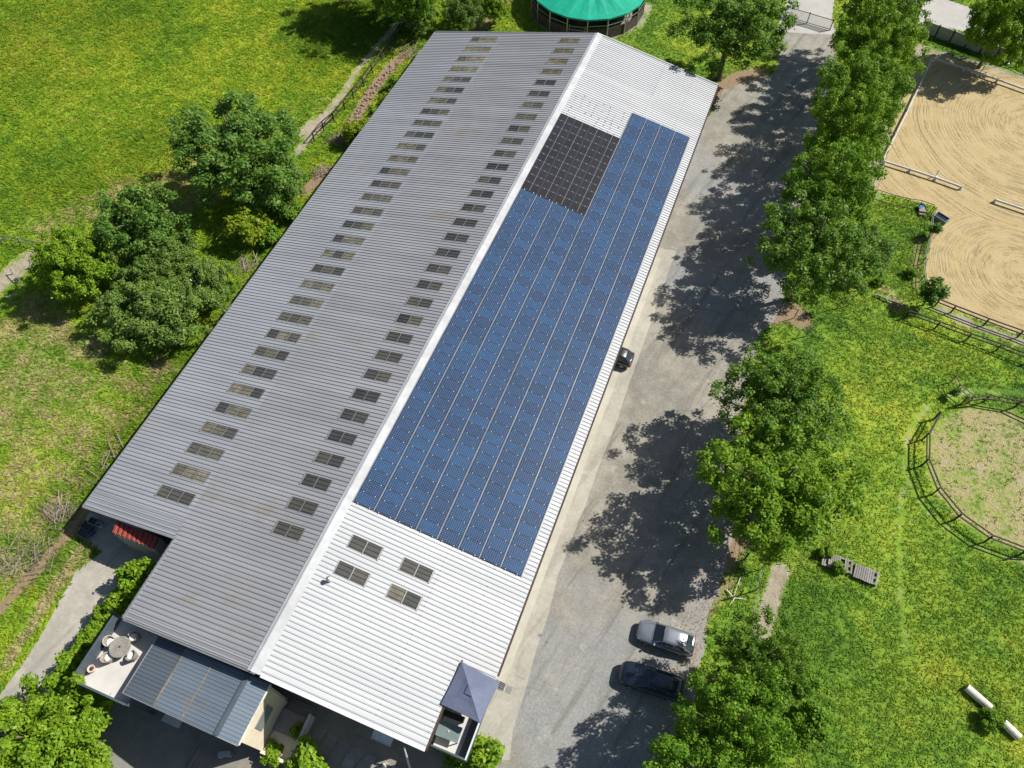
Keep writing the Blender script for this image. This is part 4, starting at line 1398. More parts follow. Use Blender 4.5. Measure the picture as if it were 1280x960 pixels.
# ================================================================== CARS
def car(label, c, rz, L, w, hgt, pm, suv, roof_rails=False):
    t = thing('parked_car', label, 'car', c, rz, 'cars parked by the barn')
    hw = w / 2
    belt = hgt * (.62 if suv else .64)
    st = [-1, -.985, -.93, -.8, -.62, -.3, 0, .3, .5, .68, .82, .92, .975, 1.0]
    wf = [.80, .88, .95, .985, 1, 1, 1, 1, .995, .97, .92, .83, .70, .58]
    if suv:
        tz = [.80, .92, .97, 1, 1, 1, 1, .99, .975, .945, .91, .86, .76, .62]
    else:
        tz = [.80, .90, .96, .98, 1, 1, 1, .97, .93, .88, .83, .77, .67, .55]
    mb = MB()
    N = 12
    for s_, f, z in zip(st, wf, tz):
        x, W_, T = s_ * L / 2, hw * f, belt * z
        zb = .24 if abs(s_) < .93 else .32
        half = [(0, zb), (.86 * W_, zb), (W_, zb + .18), (W_, T - .20), (W_ * .96, T - .07), (W_ * .84, T), (0, T + .035)]
        ring = [(x, y, q) for y, q in half] + [(x, -y, q) for y, q in reversed(half[1:-1])]
        mb.v += ring
    for i in range(len(st) - 1):
        for k in range(N):
            k2 = (k + 1) % N
            mb.f.append((i * N + k, i * N + k2, (i + 1) * N + k2, (i + 1) * N + k))
    mb.f.append(tuple(reversed(range(N))))
    mb.f.append(tuple(range((len(st) - 1) * N, len(st) * N)))
    mb.f = [tuple(reversed(f)) for f in mb.f]
    mb.build('body', M[pm], t, local=True, smooth=True)
    # greenhouse
    gx = [-.94, -.82, -.50, -.1, .08, .45] if suv else [-.90, -.66, -.36, -.05, .10, .42]
    gz = [0, .90, .985, 1, .97, 0]
    gw = [.80, .66, .70, .71, .68, .82]
    rows = []
    for a, z, q in zip(gx, gz, gw):
        T = belt + (hgt - belt) * z
        rows.append([(a * L / 2, hw * .84, belt - .01), (a * L / 2, hw * q, T), (a * L / 2, hw * q * .6, T + (.03 if z else .0)), (a * L / 2, 0, T + (.045 if z else .03)),
                     (a * L / 2, -hw * q * .6, T + (.03 if z else .0)), (a * L / 2, -hw * q, T), (a * L / 2, -hw * .84, belt - .01)])
    mb = MB()
    for r in rows:
        mb.v += r
    for i in range(5):
        for k in range(6):
            mb.f.append((i * 7 + k, i * 7 + k + 1, (i + 1) * 7 + k + 1, (i + 1) * 7 + k))
    o = mb.build('cabin', M[pm], t, local=True, smooth=True)
    R_ = [[Vector(p) for p in r] for r in rows]

    def pane(nm, quad, off, shrink=.06, mat='glass', nr=4):
        c_ = sum(quad, Vector()) / len(quad)
        q_ = [p.lerp(c_, shrink) + off for p in quad]
        nn = len(q_)
        back = [p - off * .7 for p in q_]
        MB().add(q_ + back, [tuple(range(nn)), tuple(reversed(range(nn, 2 * nn)))] + [(i, nn + i, nn + (i + 1) % nn, (i + 1) % nn) for i in range(nn)]).build(nm, M[mat], t, local=True)
    fu, ru = Vector((.020, 0, .020)), Vector((-.022, 0, .016))
    f0, f1 = R_[5], R_[4]
    pane('windscreen', [f0[1], f0[2], f0[3], f0[4], f0[5], f1[5], f1[4], f1[3], f1[2], f1[1]], fu * 1.1, .05)
    b0, b1 = R_[0], R_[1]
    pane('rear_window', [b0[5], b0[4], b0[3], b0[2], b0[1], b1[1], b1[2], b1[3], b1[4], b1[5]], ru * 1.1, .10)
    for sgn in (1, -1):
        k0, k1 = (0, 1) if sgn > 0 else (6, 5)
        side = Vector((0, .018 * sgn, .008))
        for i0, i1 in ((1, 2), (2, 3), (3, 4)):
            pane('side_window', [R_[i0][k0], R_[i1][k0], R_[i1][k1], R_[i0][k1]], side, .10)
        pane('side_window', [R_[4][k0], R_[5][k0].lerp(R_[4][k0], .25), R_[4][k1]], side, .14)
        # mirror, lamps
        MB().box(.36 * L / 2 - .07, sgn * (hw + .02) - .09, belt - .03, .36 * L / 2 + .05, sgn * (hw + .02) + .09, belt + .11).build('mirror', M[pm], t, local=True, bevel=.02)
        x0 = .90 * L / 2
        MB().add([(x0 - .18, sgn * hw * .80, belt * .80), (x0 + .02, sgn * hw * .81, belt * .72), (x0 + .14, sgn * hw * .60, belt * .70), (x0 - .02, sgn * hw * .56, belt * .835),
                  (x0 - .18, sgn * hw * .86, belt * .70), (x0 + .04, sgn * hw * .86, belt * .62), (x0 + .20, sgn * hw * .60, belt * .58), (x0 + .02, sgn * hw * .56, belt * .7)],
                 [(0, 1, 2, 3), (0, 4, 5, 1), (1, 5, 6, 2), (3, 2, 6, 7), (0, 3, 7, 4), (7, 6, 5, 4)]).build('headlight', M['lamp_glass'], t, local=True)
        xr_ = -.965 * L / 2
        MB().box(xr_ - .06, min(sgn * hw * .62, sgn * hw * .9), belt * .68, xr_ + .10, max(sgn * hw * .62, sgn * hw * .9), belt * .93).build('tail_light', M['tail_lamp'], t, local=True, bevel=.02)
        for xw in (.62, -.60):
            wh = MB().lathe([(.17, -.1), (.31, -.105), (.335, -.07), (.335, .07), (.31, .105), (.17, .1)], 20, (xw * L / 2, sgn * (hw - .105), .335), 'y').build('wheel', M['tyre'], t, local=True)
            MB().lathe([(.19, -.11), (.21, -.112), (.21, .112), (.19, .11)], 14, (xw * L / 2, sgn * (hw - .105), .335), 'y').build('rim', M['grey_metal'], wh, local=True)
        if roof_rails:
            MB().beam((-.76 * L / 2, sgn * hw * .64, hgt + .055), (-.02 * L / 2, sgn * hw * .66, hgt + .065), .04, .05).build('roof_rail', M['dark_metal'], t, local=True)
        MB().tube([(.415 * L / 2, sgn * .08 + .22, belt + .062), (.34 * L / 2, sgn * .05 - .25, belt + .145)], .012, 5).build('wiper', M['black_trim'], t, local=True)
    MB().box(.985 * L / 2, -hw * .42, belt * .42, 1.003 * L / 2 + .02, hw * .42, belt * .60).build('grille', M['black_trim'], t, local=True, bevel=.01)
    MB().box(-1.008 * L / 2, -hw * .7, .34, -.98 * L / 2, hw * .7, .46).build('rear_bumper', M['black_trim'], t, local=True, bevel=.01)
    MB().box(-.55 * L / 2, -hw * .8, .22, .6 * L / 2, hw * .8, .3).build('underbody', M['black_trim'], t, local=True)
    # panel gaps: bonnet shut line, doors, hatch
    for xs_ in ((.44,), (-.97,)):
        xq = xs_[0] * L / 2
        MB().tube([(xq, -hw * .80, belt + .004), (xq + .05, 0, belt + .037), (xq, hw * .80, belt + .004)], .011, 5).build('shut_line', M['black_trim'], t, local=True)
    for sgn in (1, -1):
        for xq in (.36, -.02, -.42):
            MB().tube([(xq * L / 2, sgn * hw * .965, belt - .07), (xq * L / 2, sgn * (hw + .001), belt - .2), (xq * L / 2, sgn * (hw + .001), .45)], .009, 5).build('door_gap', M['black_trim'], t, local=True)
        for xq in (.06, -.36):
            MB().box(xq * L / 2 - .09, sgn * (hw - .005) - .012, belt - .24, xq * L / 2 + .09, sgn * (hw - .005) + .03, belt - .20).build('door_handle', M[pm], t, local=True)
    MB().tube([(-.55 * L / 2, 0, hgt + .03), (-.60 * L / 2, 0, hgt + .16)], [.018, .006], 6).build('aerial', M['black_trim'], t, local=True)
    MB().box(1.001 * L / 2, -.26, .42, 1.001 * L / 2 + .035, .26, .53).build('number_plate', M['white_paint'], t, local=True)
    for y in (-.55, .55):
        MB().tube([(.88 * L / 2, hw * y, belt * .815), (.66 * L / 2, hw * y * 1.25, belt * .91), (.46 * L / 2, hw * y * 1.38, belt * .965)], .010, 4).build('bonnet_crease', M[pm], t, local=True)
    return t


def car_pose(front, rear, zf):
    a, b = at(*front, zf), at(*rear, zf)
    return Vector(((a.x + b.x) / 2, (a.y + b.y) / 2, .006)), math.atan2(a.y - b.y, a.x - b.x), (a - b).length


c, rz, L = car_pose((797.5, 785), (868, 808), .7)
car('silver hatchback parked nose out at the edge of the gravel yard', c, rz, max(L, 4.25), 1.80, 1.45, 'silver_paint', False)
print('silver', L)
c, rz, L = car_pose((775.5, 838), (855, 864), .7)
car('dark navy estate car parked below the silver one under the trees', c, rz, max(L, 4.6), 1.88, 1.62, 'navy_paint', True, True)
print('navy', L)
yb_ = at(775, 445, .8)
car('black car backed out from under the white barn eave with red tail light showing', Vector((-3.75 - 2.1, yb_.y, .05)), PI, 4.2, 1.75, 1.46, 'black_paint', False)


# ================================================================== FENCES, RAILS, PENS
def fence(name, label, base, ptop, rails, mat, pw=.10, rw=.035, rh=.11, cat='fence', group=None, lean=0.0, closed=False, gap=()):
    """posts at base points (Vectors on the ground), rails = heights"""
    root = thing(name, label, cat, base[0], 0, group)
    for i, p in enumerate(base):
        MB().beam(p, p + Vector((rnd.uniform(-lean, lean), rnd.uniform(-lean, lean), ptop)), pw, pw).build('post', M[mat], root)
    n = len(base)
    for i in range(n if closed else n - 1):
        if i in gap:
            continue
        a, b = base[i], base[(i + 1) % n]
        d = (b - a).normalized()
        for k, z in enumerate(rails):
            off = Vector((-d.y, d.x, 0)) * (pw / 2 + rw / 2 + .002) * (1 if i % 2 == 0 else 1)
            j = rnd.uniform(-.02, .02)
            MB().beam(a + off + Vector((0, 0, z + j)), b + off + Vector((0, 0, z - j)), rw, rh).build('rail', M[mat], root)
    return root


def spread(pts, n):
    """n+1 evenly spaced points along a polyline"""
    pts = [Vector(p) for p in pts]
    ds = [0]
    for a, b in zip(pts[:-1], pts[1:]):
        ds.append(ds[-1] + (b - a).length)
    out = []
    for k in range(n + 1):
        s_ = ds[-1] * k / n
        for i in range(len(pts) - 1):
            if s_ <= ds[i + 1] + 1e-6:
                out.append(pts[i].lerp(pts[i + 1], (s_ - ds[i]) / max(1e-6, ds[i + 1] - ds[i])))
                break
    return out


base = ats([(393, 177), (405, 163), (418, 152), (431, 137), (442, 123), (455, 108), (466, 92), (478, 76), (490, 59), (500, 44), (510, 28)])
fence('wooden_fence', 'dark post and rail fence beside the pale track left of the barn', base, 1.3, (.55, 1.2), 'dark_wood', pw=.14, rw=.06, rh=.15, lean=.04)
base = ats([(4, 304), (28, 307), (55, 313)])
fence('wooden_fence', 'short grey rail fence by the left edge of the photo near the bushes', base, 1.2, (.6, 1.1), 'grey_wood', lean=.05)
base = ats([(16, 343), (30, 358)])
fence('wooden_fence', 'low leaning pole barrier beside the sandy patch at the left edge', base, .8, (.7,), 'grey_wood', lean=.15)

# round pen: 18 posts, two rails, gap at the upper left
angs = [152, 173, 194, 215, 235, 256, 277, 298, 319, 340, 1, 22, 44, 66, 88, 109, 126]
base = [PEN_C + Vector((math.cos(math.radians(a)), math.sin(math.radians(a)), 0)) * PEN_R for a in angs]
fence('round_pen', 'round dark rail pen fencing a dry circle in the right field', base, 1.48, (.85, 1.40), 'dark_wood', pw=.12, rw=.09, rh=.11, closed=False, lean=.03)
base = [at(1210, 504), at(1192, 490), at(1188, 478)]
fence('wooden_fence', 'short dark rail wing leading into the round pen', base, 1.4, (.85, 1.35), 'dark_metal', pw=.08, rw=.05, rh=.07)

base = ats([(1131, 398), (1168, 411), (1207, 426), (1244, 439), (1284, 455), (1325, 470)])
fence('rail_fence', 'dark two rail fence in the grass below the sandy ring', base, 1.15, (.65, 1.1), 'dark_wood', pw=.12, rw=.08, rh=.12, lean=.03)
base = ats([(1168, 383), (1188, 391), (1229, 407), (1271, 422), (1312, 438)])
fence('rail_fence', 'dark two rail fence tracing the lower edge of the sandy ring', base, 1.1, (.6, 1.05), 'dark_wood', pw=.12, rw=.08, rh=.12, lean=.03)
base = ats([(1162, 271), (1158, 300), (1152, 330), (1150, 352), (1152, 372)])
fence('rail_fence', 'thin brown rail fence along the left side of the sandy ring', base, 1.15, (.6, 1.05), 'grey_wood', pw=.08, rw=.04, rh=.07, lean=.06)
base = ats([(1091, 249), (1113, 256), (1130, 260), (1146, 262.5), (1161, 268)])
fence('wire_fence', 'low pipe fence dividing the sand from the grass by the trees', base, 1.4, (.08, 1.36), 'dark_metal', pw=.06, rw=.05, rh=.06)
base = ats([(1106, 197), (1098, 222), (1091, 247)])
fence('rail_fence', 'thin grey rail fence between the poplars and the arena corner', base, 1.1, (.5, 1.05), 'grey_wood', pw=.07, rw=.04, rh=.06, lean=.05)
base = ats([(1253, 79), (1268, 84), (1285, 92), (1305, 99)])
fence('rail_fence', 'dark rail fence at the upper right beyond the arena', base, 1.2, (.6, 1.15), 'dark_wood')
base = ats([(1227, 60), (1240, 70), (1253, 79)])
fence('rail_fence', 'dark rail fence in tree shade behind the arena corner', base, 1.2, (.6, 1.15), 'dark_wood')
base = ats([(1046, 386), (1060, 383), (1071, 369)])
fence('wire_fence', 'three thin posts of a fence under the poplars by the grass', base, 1.7, (1.2,), 'grey_wood', pw=.07, rw=.02, rh=.02)
base = ats([(924, 745), (930, 700), (936, 665)])
fence('wire_fence', 'old dark post fence under the big plane tree beside the yard', base, 1.5, (.5, 1.0), 'dark_wood', pw=.1, rw=.02, rh=.02, lean=.05)
base = ats([(938, 772), (945, 738), (951, 712)])
fence('wire_fence', 'grey stake fence beside the pale footpath strip', base, 1.4, (.6, 1.2), 'grey_wood', pw=.08, rw=.02, rh=.02, lean=.05)
base = ats([(992, 398), (1008, 420)])
fence('wire_fence', 'two slim grey posts between the tree groups', base, 1.6, (1.1,), 'grey_wood', pw=.08, rw=.02, rh=.02, lean=.05)
base = ats([(1093, 371), (1107, 377), (1124, 384)])
fence('low_barrier', 'low pale timber barrier lying near the bush at the ring corner', base, .35, (.28,), 'grey_wood', pw=.14, rw=.12, rh=.14)


# white arena rails on small feet
def arena_rail(label, pts, n, zt=.45):
    base = spread(ats(pts), n)
    root = thing('arena_rail', label, 'arena rail', base[0], 0, 'white boards round the sand arena')
    for p in base:
        MB().lathe([(.20, 0), (.17, .10), (.07, zt), (.09, zt + .08), (.02, zt + .12)], 10, tuple(p)).build('foot', M['white_paint'], root)
    for a, b in zip(base[:-1], base[1:]):
        d = (b - a).normalized()
        MB().beam(a + d * .12 + Vector((0, 0, zt - .05)), b - d * .12 + Vector((0, 0, zt - .05)), .13, .22).build('board', M['white_paint'], root)


arena_rail('white low arena boards along the far end of the sand, partly shaded', [(1163, 76), (1221, 94), (1290, 119), (1330, 134)], 4)
arena_rail('white low arena boards down the left side of the sand by the poplars', [(1161, 82), (1134, 140), (1103, 202)], 4)
arena_rail('white low arena boards at the near left corner of the sand', [(1104, 205), (1158, 222), (1200, 237)], 3)
arena_rail('white low arena boards at the near right, cut by the photo edge', [(1242, 253), (1275, 264), (1330, 283)], 2)
for (u, v), lb in (((1169, 221), 'white marker post standing by the near arena boards'), ((1226, 91), 'white marker post standing by the far arena boards')):
    c = at(u, v)
    t = thing('marker_post', lb, 'post', c)
    MB().lathe([(.22, 0), (.20, .12), (.09, .16)], 10).build('base', M['white_paint'], t, local=True)
    MB().lathe([(.07, .15), (.07, .95), (.03, 1.0)], 8).build('pole', M['white_paint'], t, local=True)
c = at(1259, 81)
t = thing('lamp_pole', 'slim white pole standing by the dark fence at the upper right', 'pole', c)
MB().tube([(0, 0, 0), (0, 0, 4.6)], [.06, .045], 8).build('pole', M['white_paint'], t, local=True)
MB().lathe([(.2, 0), (.18, .25), (.08, .3)], 10).build('foot', M['white_paint'], t, local=True)
MB().box(-.12, -.35, 4.55, .12, .1, 4.68).build('lamp_head', M['grey_metal'], t, local=True)

# small things at the ring corner
c = at(1177, 272, .4)
t = thing('water_trough', 'grey green water trough at the corner of the sandy ring', 'trough', (c.x, c.y, 0), -.5)
MB().box(-.75, -.45, 0, .75, .45, .08).build('base', M['teal_plastic'], t, local=True)
for x0, y0, x1, y1 in ((-.75, -.45, .75, -.38), (-.75, .38, .75, .45), (-.75, -.379, -.68, .379), (.68, -.379, .75, .379)):
    MB().box(x0, y0, .081, x1, y1, .55).build('side', M['teal_plastic'], t, local=True)
MB().box(-.67, -.37, .082, .67, .37, .42).build('water', M['glass'], t, local=True)
c = at(1152, 259, .3)
t = thing('tub', 'dark tub beside the low pipe fence', 'tub', (c.x, c.y, 0), .3)
MB().lathe([(.35, 0), (.45, .4), (.47, .4), (.47, .36), (.42, .36), (.33, .05)], 14).build('body', M['dark_metal'], t, local=True)
MB().lathe([(.40, .30), (.2, .34)], 14).build('contents', M['blue_plastic'], t, local=True)
c = at(1152.5, 266, .2)
t = thing('mounting_block', 'small reddish mounting block beside the dark tub', 'block', (c.x, c.y, 0), .2)
MB().box(-.35, -.35, 0, .35, 0, .22).build('step', M['stone'], t, local=True)
MB().box(-.35, .002, 0, .35, .35, .42).build('step', M['stone'], t, local=True)

# green horse walker
WC, WR, NW = Vector((-26.44, 98.52, 0)), 8.0, 18
hw_ = thing('horse_walker', 'round horse walker with bright green tarpaulin roof and dark walls', 'horse walker', WC)
zt, za = 3.0, 4.3
for k in range(NW):
    a0, a1 = math.radians(-133 + 20 * k), math.radians(-113 + 20 * k)
    am = (a0 + a1) / 2
    e = lambda a, r, z: WC + Vector((math.cos(a) * r, math.sin(a) * r, z))
    p0, p1, pm = e(a0, WR, zt), e(a1, WR, zt), e(am, WR * math.cos(math.radians(10)) - .02, zt - .02)
    q0, q1, qm = e(a0, 1.0, za), e(a1, 1.0, za), e(am, .97, za - .01)
    r0, r1, rm = e(a0, 4.5, (zt + za) / 2 - .02), e(a1, 4.5, (zt + za) / 2 - .02), e(am, 4.4, (zt + za) / 2 - .1)
    mb = MB().add([p0, pm, p1, r0, rm, r1, q0, qm, q1], [(0, 1, 4, 3), (1, 2, 5, 4), (3, 4, 7, 6), (4, 5, 8, 7)])
    dn = Vector((0, 0, -.22))
    mb.add([p0, pm, p1, p0 + dn, pm + dn, p1 + dn], [(3, 4, 1, 0), (4, 5, 2, 1)])
    mb.build('roof_panel', M['green_tarp'], hw_)
    f = e(a0, WR - .12, 0)
    MB().beam(f, f + Vector((0, 0, zt - .05)), .13, .13).build('post', M['grey_metal'], hw_)
    MB().beam(e(a0, WR - .2, 2.85), e(a0, 1.0, za - .15), .07, .10).build('rafter', M['grey_metal'], hw_)
    if k != 2:
        MB().beam(e(a0, WR - .15, .75), e(a1, WR - .15, .75), .06, 1.45).build('wall_panel', M['walker_wall'], hw_)
        MB().beam(e(a0, WR - .14, 1.95), e(a1, WR - .14, 1.95), .06, .07).build('rail', M['grey_metal'], hw_)
    else:
        g = MB()
        for zz in (.3, .8, 1.3, 1.8):
            g.beam(e(a0 + .03, WR - .1, zz), e(a1 - .03, WR - .1, zz), .045, .045)
        for q in (a0 + .04, a1 - .04):
            g.beam(e(q, WR - .1, .1), e(q, WR - .1, 2.0), .05, .05)
        g.build('gate', M['grey_metal'], hw_)
    MB().beam(e(a0, 5.0, .75), e(a1, 5.0, .75), .06, 1.45).build('inner_panel', M['walker_wall'], hw_)
MB().lathe([(1.15, za - .03), (1.1, za + .05), (.3, za + .45), (.05, za + .5)], 18, tuple(WC)).build('roof_cap', M['dark_metal'], hw_)
MB().lathe([(.15, 0), (.15, za)], 10, tuple(WC)).build('centre_post', M['grey_metal'], hw_)
sheet('walker_floor', [(WC.x + math.cos(a) * 8.0, WC.y + math.sin(a) * 8.0) for a in np.linspace(0, 2 * PI, 40)[:-1]], .012, M['yard_concrete'], 0)

# panel wall by the road at the upper right and the yard gate
wb0, wb1 = at(1150, 40), at(1262, 80)
bw = thing('panel_wall', 'grey concrete panel wall beside the road at the upper right', 'wall', wb0)
ps = spread([wb0, wb1], 6)
for p in ps:
    MB().beam(p, p + Vector((0, 0, 1.75)), .16, .16).build('post', M['dark_metal'], bw)
for a, b in zip(ps[:-1], ps[1:]):
    d = (b - a).normalized()
    for k in range(2):
        MB().beam(a + d * .09 + Vector((0, 0, .42 + .82 * k)), b - d * .09 + Vector((0, 0, .42 + .82 * k)), .10, .80).build('panel', M['concrete_wall'], bw)
ga, gb = at(980, 21), at(1037, 38)
gate = thing('yard_gate', 'grey barred metal gate across the top end of the yard', 'gate', ga)
for p in (ga, ga.lerp(gb, .5), gb):
    MB().beam(p, p + Vector((0, 0, 1.6)), .12, .12).build('post', M['dark_metal'], gate)
for s0, s1 in ((0, .5), (.5, 1)):
    a, b = ga.lerp(gb, s0 + .01), ga.lerp(gb, s1 - .01)
    MB().beam(a + Vector((0, 0, .15)), b + Vector((0, 0, .15)), .06, .07).build('rail', M['dark_metal'], gate)
    MB().beam(a + Vector((0, 0, 1.45)), b + Vector((0, 0, 1.45)), .06, .07).build('rail', M['dark_metal'], gate)
    n = 22
    for k in range(n):
        p = a.lerp(b, (k + .5) / n)
        MB().beam(p + Vector((0, 0, .19)), p + Vector((0, 0, 1.41)), .055, .03).build('bar', M['gate_mesh'], gate)


# pallets, logs, stones
def pallet(label, u0, u1, z, n):
    a, b = at(*u0, z), at(*u1, z)
    d = b - a
    rz = math.atan2(d.y, d.x)
    t = thing('wooden_pallet', label, 'pallet', ((a.x + b.x) / 2, (a.y + b.y) / 2, .0), rz, 'grey pallets in the grass')
    L = d.length
    for y in (-.5, 0, .5):
        MB().box(-L / 2, y - .05, .02, L / 2, y + .05, z - .03).build('bearer', M['grey_wood'], t, local=True)
    for k in range(n):
        if rnd.random() < .06:
            continue
        x = -L / 2 + L * (k + .5) / n
        w = L / n * .40
        MB().box(x - w, -.62 + rnd.uniform(-.03, .03), z - .028, x + w, .62 + rnd.uniform(-.03, .03), z + rnd.uniform(-.004, .006)).build('plank', M['grey_wood'], t, local=True)


pallet('longer grey pallet overgrown by grass in the right field', (1028, 697), (1066, 709), .35, 15)
pallet('shorter grey pallet lying just right of the longer one', (1068, 712), (1098, 724), .35, 11)
for p0, p1, lb in (((1208, 859), (1238, 885), 'upper pale log lying in the grass at the lower right'), ((1254, 903), (1274, 922), 'lower pale log lying past the small bush at the lower right')):
    a, b = at(*p0, .3), at(*p1, .3)
    d = (b - a).normalized()
    t = thing('log', lb, 'log', ((a.x + b.x) / 2, (a.y + b.y) / 2, 0), 0, 'pale logs at the lower right')
    s_ = a.lerp(b, .5)
    MB().tube([a, a.lerp(b, .3), a.lerp(b, .7), b], [.30, .31, .30, .29], 16).build('trunk', M['pale_wood'], t, smooth=False)
    for q, k in ((a, -1), (b, 1)):
        MB().tube([q + d * .002 * k, q + d * .014 * k], [.27, .26], 14).build('cut_end', M['dry_twig'], t)

# fallen wood by the yard trees
t = thing('branch_pile', 'bleached fallen branches beside the leaf litter near the yard', 'branches', at(917, 748))
for a, b, r in (((908, 737), (918, 748), .10), ((915, 747), (932, 749), .08), ((926, 720), (915, 752), .05), ((920, 745), (912, 757), .06)):
    MB().tube([at(*a, .12), at(*a, .25).lerp(at(*b, .2), .5), at(*b, .1)], [r * .6, r * .5, r * .3], 7).build('branch', M['pale_wood'], t)


def brush(label, px, n, spreadm, Lr):
    c = at(*px)
    root = thing('brush_pile', label, 'brush pile', c)
    mb = MB()
    for k in range(n):
        p = c + Vector((rnd.gauss(0, spreadm[0]), rnd.gauss(0, spreadm[1]), rnd.uniform(.03, .4)))
        a = rnd.uniform(0, PI)
        L = rnd.uniform(*Lr)
        q = p + Vector((math.cos(a) * L, math.sin(a) * L, rnd.uniform(-.15, .25)))
        q.z = max(.03, q.z)
        mb.tube([p, (p + q) / 2 + Vector((0, 0, .06)), q], [.025, .02, .008], 4)
    tag(mb.build('twig', M['dry_twig'], root), kind='stuff')
    for k in range(6):
        p = c + Vector((rnd.gauss(0, spreadm[0]), rnd.gauss(0, spreadm[1]), .2))
        a = rnd.uniform(0, PI)
        q = p + Vector((math.cos(a) * 2, math.sin(a) * 2, .2))
        MB().tube([p, q], [.05, .03], 6).build('branch', M['dry_twig'], root)


brush('grey pile of dead twigs on the grass left of the recess', (70, 648), 90, (.8, .6), (.6, 1.8))
brush('long heap of dead brush at the left edge below the twig pile', (30, 705), 130, (1.2, 1.2), (.6, 1.8))
brush('bleached sticks lying in the straw by the barn wall', (140, 590), 26, (.8, 1.5), (.5, 1.4))
brush('dead brown brush at the upper end of the stony bed', (508, 68), 70, (.7, .7), (.4, 1.2))
brush('dead brown twigs heaped at the lower end of the stony bed', (424, 177), 70, (.7, .6), (.4, 1.2))
brush('small dry brush heap between bush and barn eave', (400, 220), 60, (.5, .6), (.4, 1.1))
brush('bare grey twigs behind the white flowering bush', (306, 335), 70, (.6, .7), (.4, 1.2))

# stones of the bed left of the barn
stones = thing('stone_edging', 'line of small reddish stones edging the bed left of the barn', 'stones', at(465, 115))
line = spread(ats([(500, 76), (470, 108), (450, 139), (428, 172)]), 70)
smb = MB().lathe([(.10, 0), (.16, .06), (.13, .14), (.04, .18)], 6)
sme = smb.mesh('stone')
sme.materials.append(M['stone'])
for p in line:
    for k in range(2):
        o = inst('stone', sme, None, stones, p + Vector((rnd.gauss(0, .3), rnd.gauss(0, .3), 0)), (0, 0, rnd.uniform(0, 6)))
        s_ = rnd.uniform(.5, 1.25)
        o.scale = (s_ * rnd.uniform(.8, 1.4), s_, s_)


# ================================================================== TREES AND SHRUBS
def leaf_mesh(name, seed, rx, ry, rz, zc, nclump, per, leaf, crad, mat, flat=.85, lowcut=-.75, wob=.16):
    g = np.random.default_rng(seed)
    C = []
    nl = max(7, nclump // 14)
    lob = []
    for q in range(nl):          # main limbs carry lobes, evenly spread round the crown
        zz = 1 - 2 * (q + .5) / nl
        zz = max(lowcut, min(.95, zz + g.uniform(-.15, .15)))
        a = q * 2.39996 + g.uniform(-.35, .35)
        h_ = math.sqrt(1 - zz * zz)
        f = g.uniform(.46, .68)
        lob.append((np.array([math.cos(a) * h_ * rx, math.sin(a) * h_ * ry, zz * rz]) * f, g.uniform(.42, .60)))
    lob.append((np.zeros(3), .45))
    while len(C) < nclump:
        c0, lr = lob[g.integers(len(lob))]
        d = g.normal(size=3)
        d /= np.linalg.norm(d)
        if d[2] < -.6:
            continue
        r = lr * (.45 + .55 * g.random() ** .5) * (1 + (g.random() < .08) * g.uniform(.1, .32))
        C.append((c0[0] + d[0] * r * rx, c0[1] + d[1] * r * ry, zc + c0[2] + d[2] * r * rz))
    C = np.array(C)
    R = crad * g.uniform(.65, 1.35, nclump)
    k = np.maximum(12, (per * (R / crad) ** 2)).astype(int)
    idx = np.repeat(np.arange(nclump), k)
    n = len(idx)
    d = g.normal(size=(n, 3))
    d[:, 2] += .45
    d /= np.linalg.norm(d, axis=1)[:, None]
    rr = R[idx] * (g.random(n) ** .42)
    # a ragged edge: some sprays reach out
    spray = g.random(n) < .12
    rr[spray] *= g.uniform(1.05, 1.55, spray.sum())
    P = C[idx] + d * rr[:, None] * np.array([1, 1, flat])
    nn = d * .55 + g.normal(size=(n, 3)) * .45 + np.array([0, 0, .55])
    nn /= np.linalg.norm(nn, axis=1)[:, None]
    t1 = np.cross(nn, g.normal(size=(n, 3)))
    t1 /= np.linalg.norm(t1, axis=1)[:, None]
    t2 = np.cross(nn, t1)
    s1 = leaf * g.uniform(.65, 1.3, n)[:, None]
    s2 = s1 * .62
    V = np.stack([P - t1 * s1, P + t2 * s2 - nn * s1 * .15, P + t1 * s1, P - t2 * s2 - nn * s1 * .15], 1).reshape(-1, 3)
    V[:, 2] = np.maximum(V[:, 2], .03)
    me = np_mesh(name, V, np.arange(len(V)).reshape(-1, 4))
    me.materials.append(M[mat])
    return me, C


def trunk_mesh(name, seed, C, h, r0, nl=14):
    g = random.Random(seed)
    mb = MB()
    top = Vector((g.uniform(-.4, .4), g.uniform(-.4, .4), h))
    pts = [Vector((0, 0, -.05)), Vector((g.uniform(-.1, .1), g.uniform(-.1, .1), h * .3)), top * .62 + Vector((g.uniform(-.2, .2), 0, 0)), top]
    mb.tube([pts[0], pts[0] + Vector((0, 0, .35)), pts[1], pts[2], pts[3]], [r0 * 1.5, r0 * 1.05, r0 * .85, r0 * .55, r0 * .2], 10)
    cs = list(C)
    g.shuffle(cs)
    for c in cs[:nl]:
        c = Vector(c)
        f = min(.9, max(.28, c.z / h * .62))
        a = Vector((0, 0, 0)).lerp(top, f) if f > .3 else pts[1] * (f / .3)
        midp = a.lerp(c, .5) + Vector((g.uniform(-.3, .3), g.uniform(-.3, .3), g.uniform(.1, .5)))
        mb.tube([a, midp, c], [r0 * .32, r0 * .2, r0 * .06], 6)
    return mb.mesh(name, smooth=True)


CROWNS = {}


def proto(key, seed, rx, ry, rz, zc, nclump, per, leaf, crad, mat, h, r0, **k):
    me, C = leaf_mesh('crown', seed, rx, ry, rz, zc, nclump, per, leaf, crad, mat, **k)
    tm = trunk_mesh('trunk', seed, C, h, r0)
    tm.materials.append(M['bark'])
    CROWNS[key] = (me, tm)


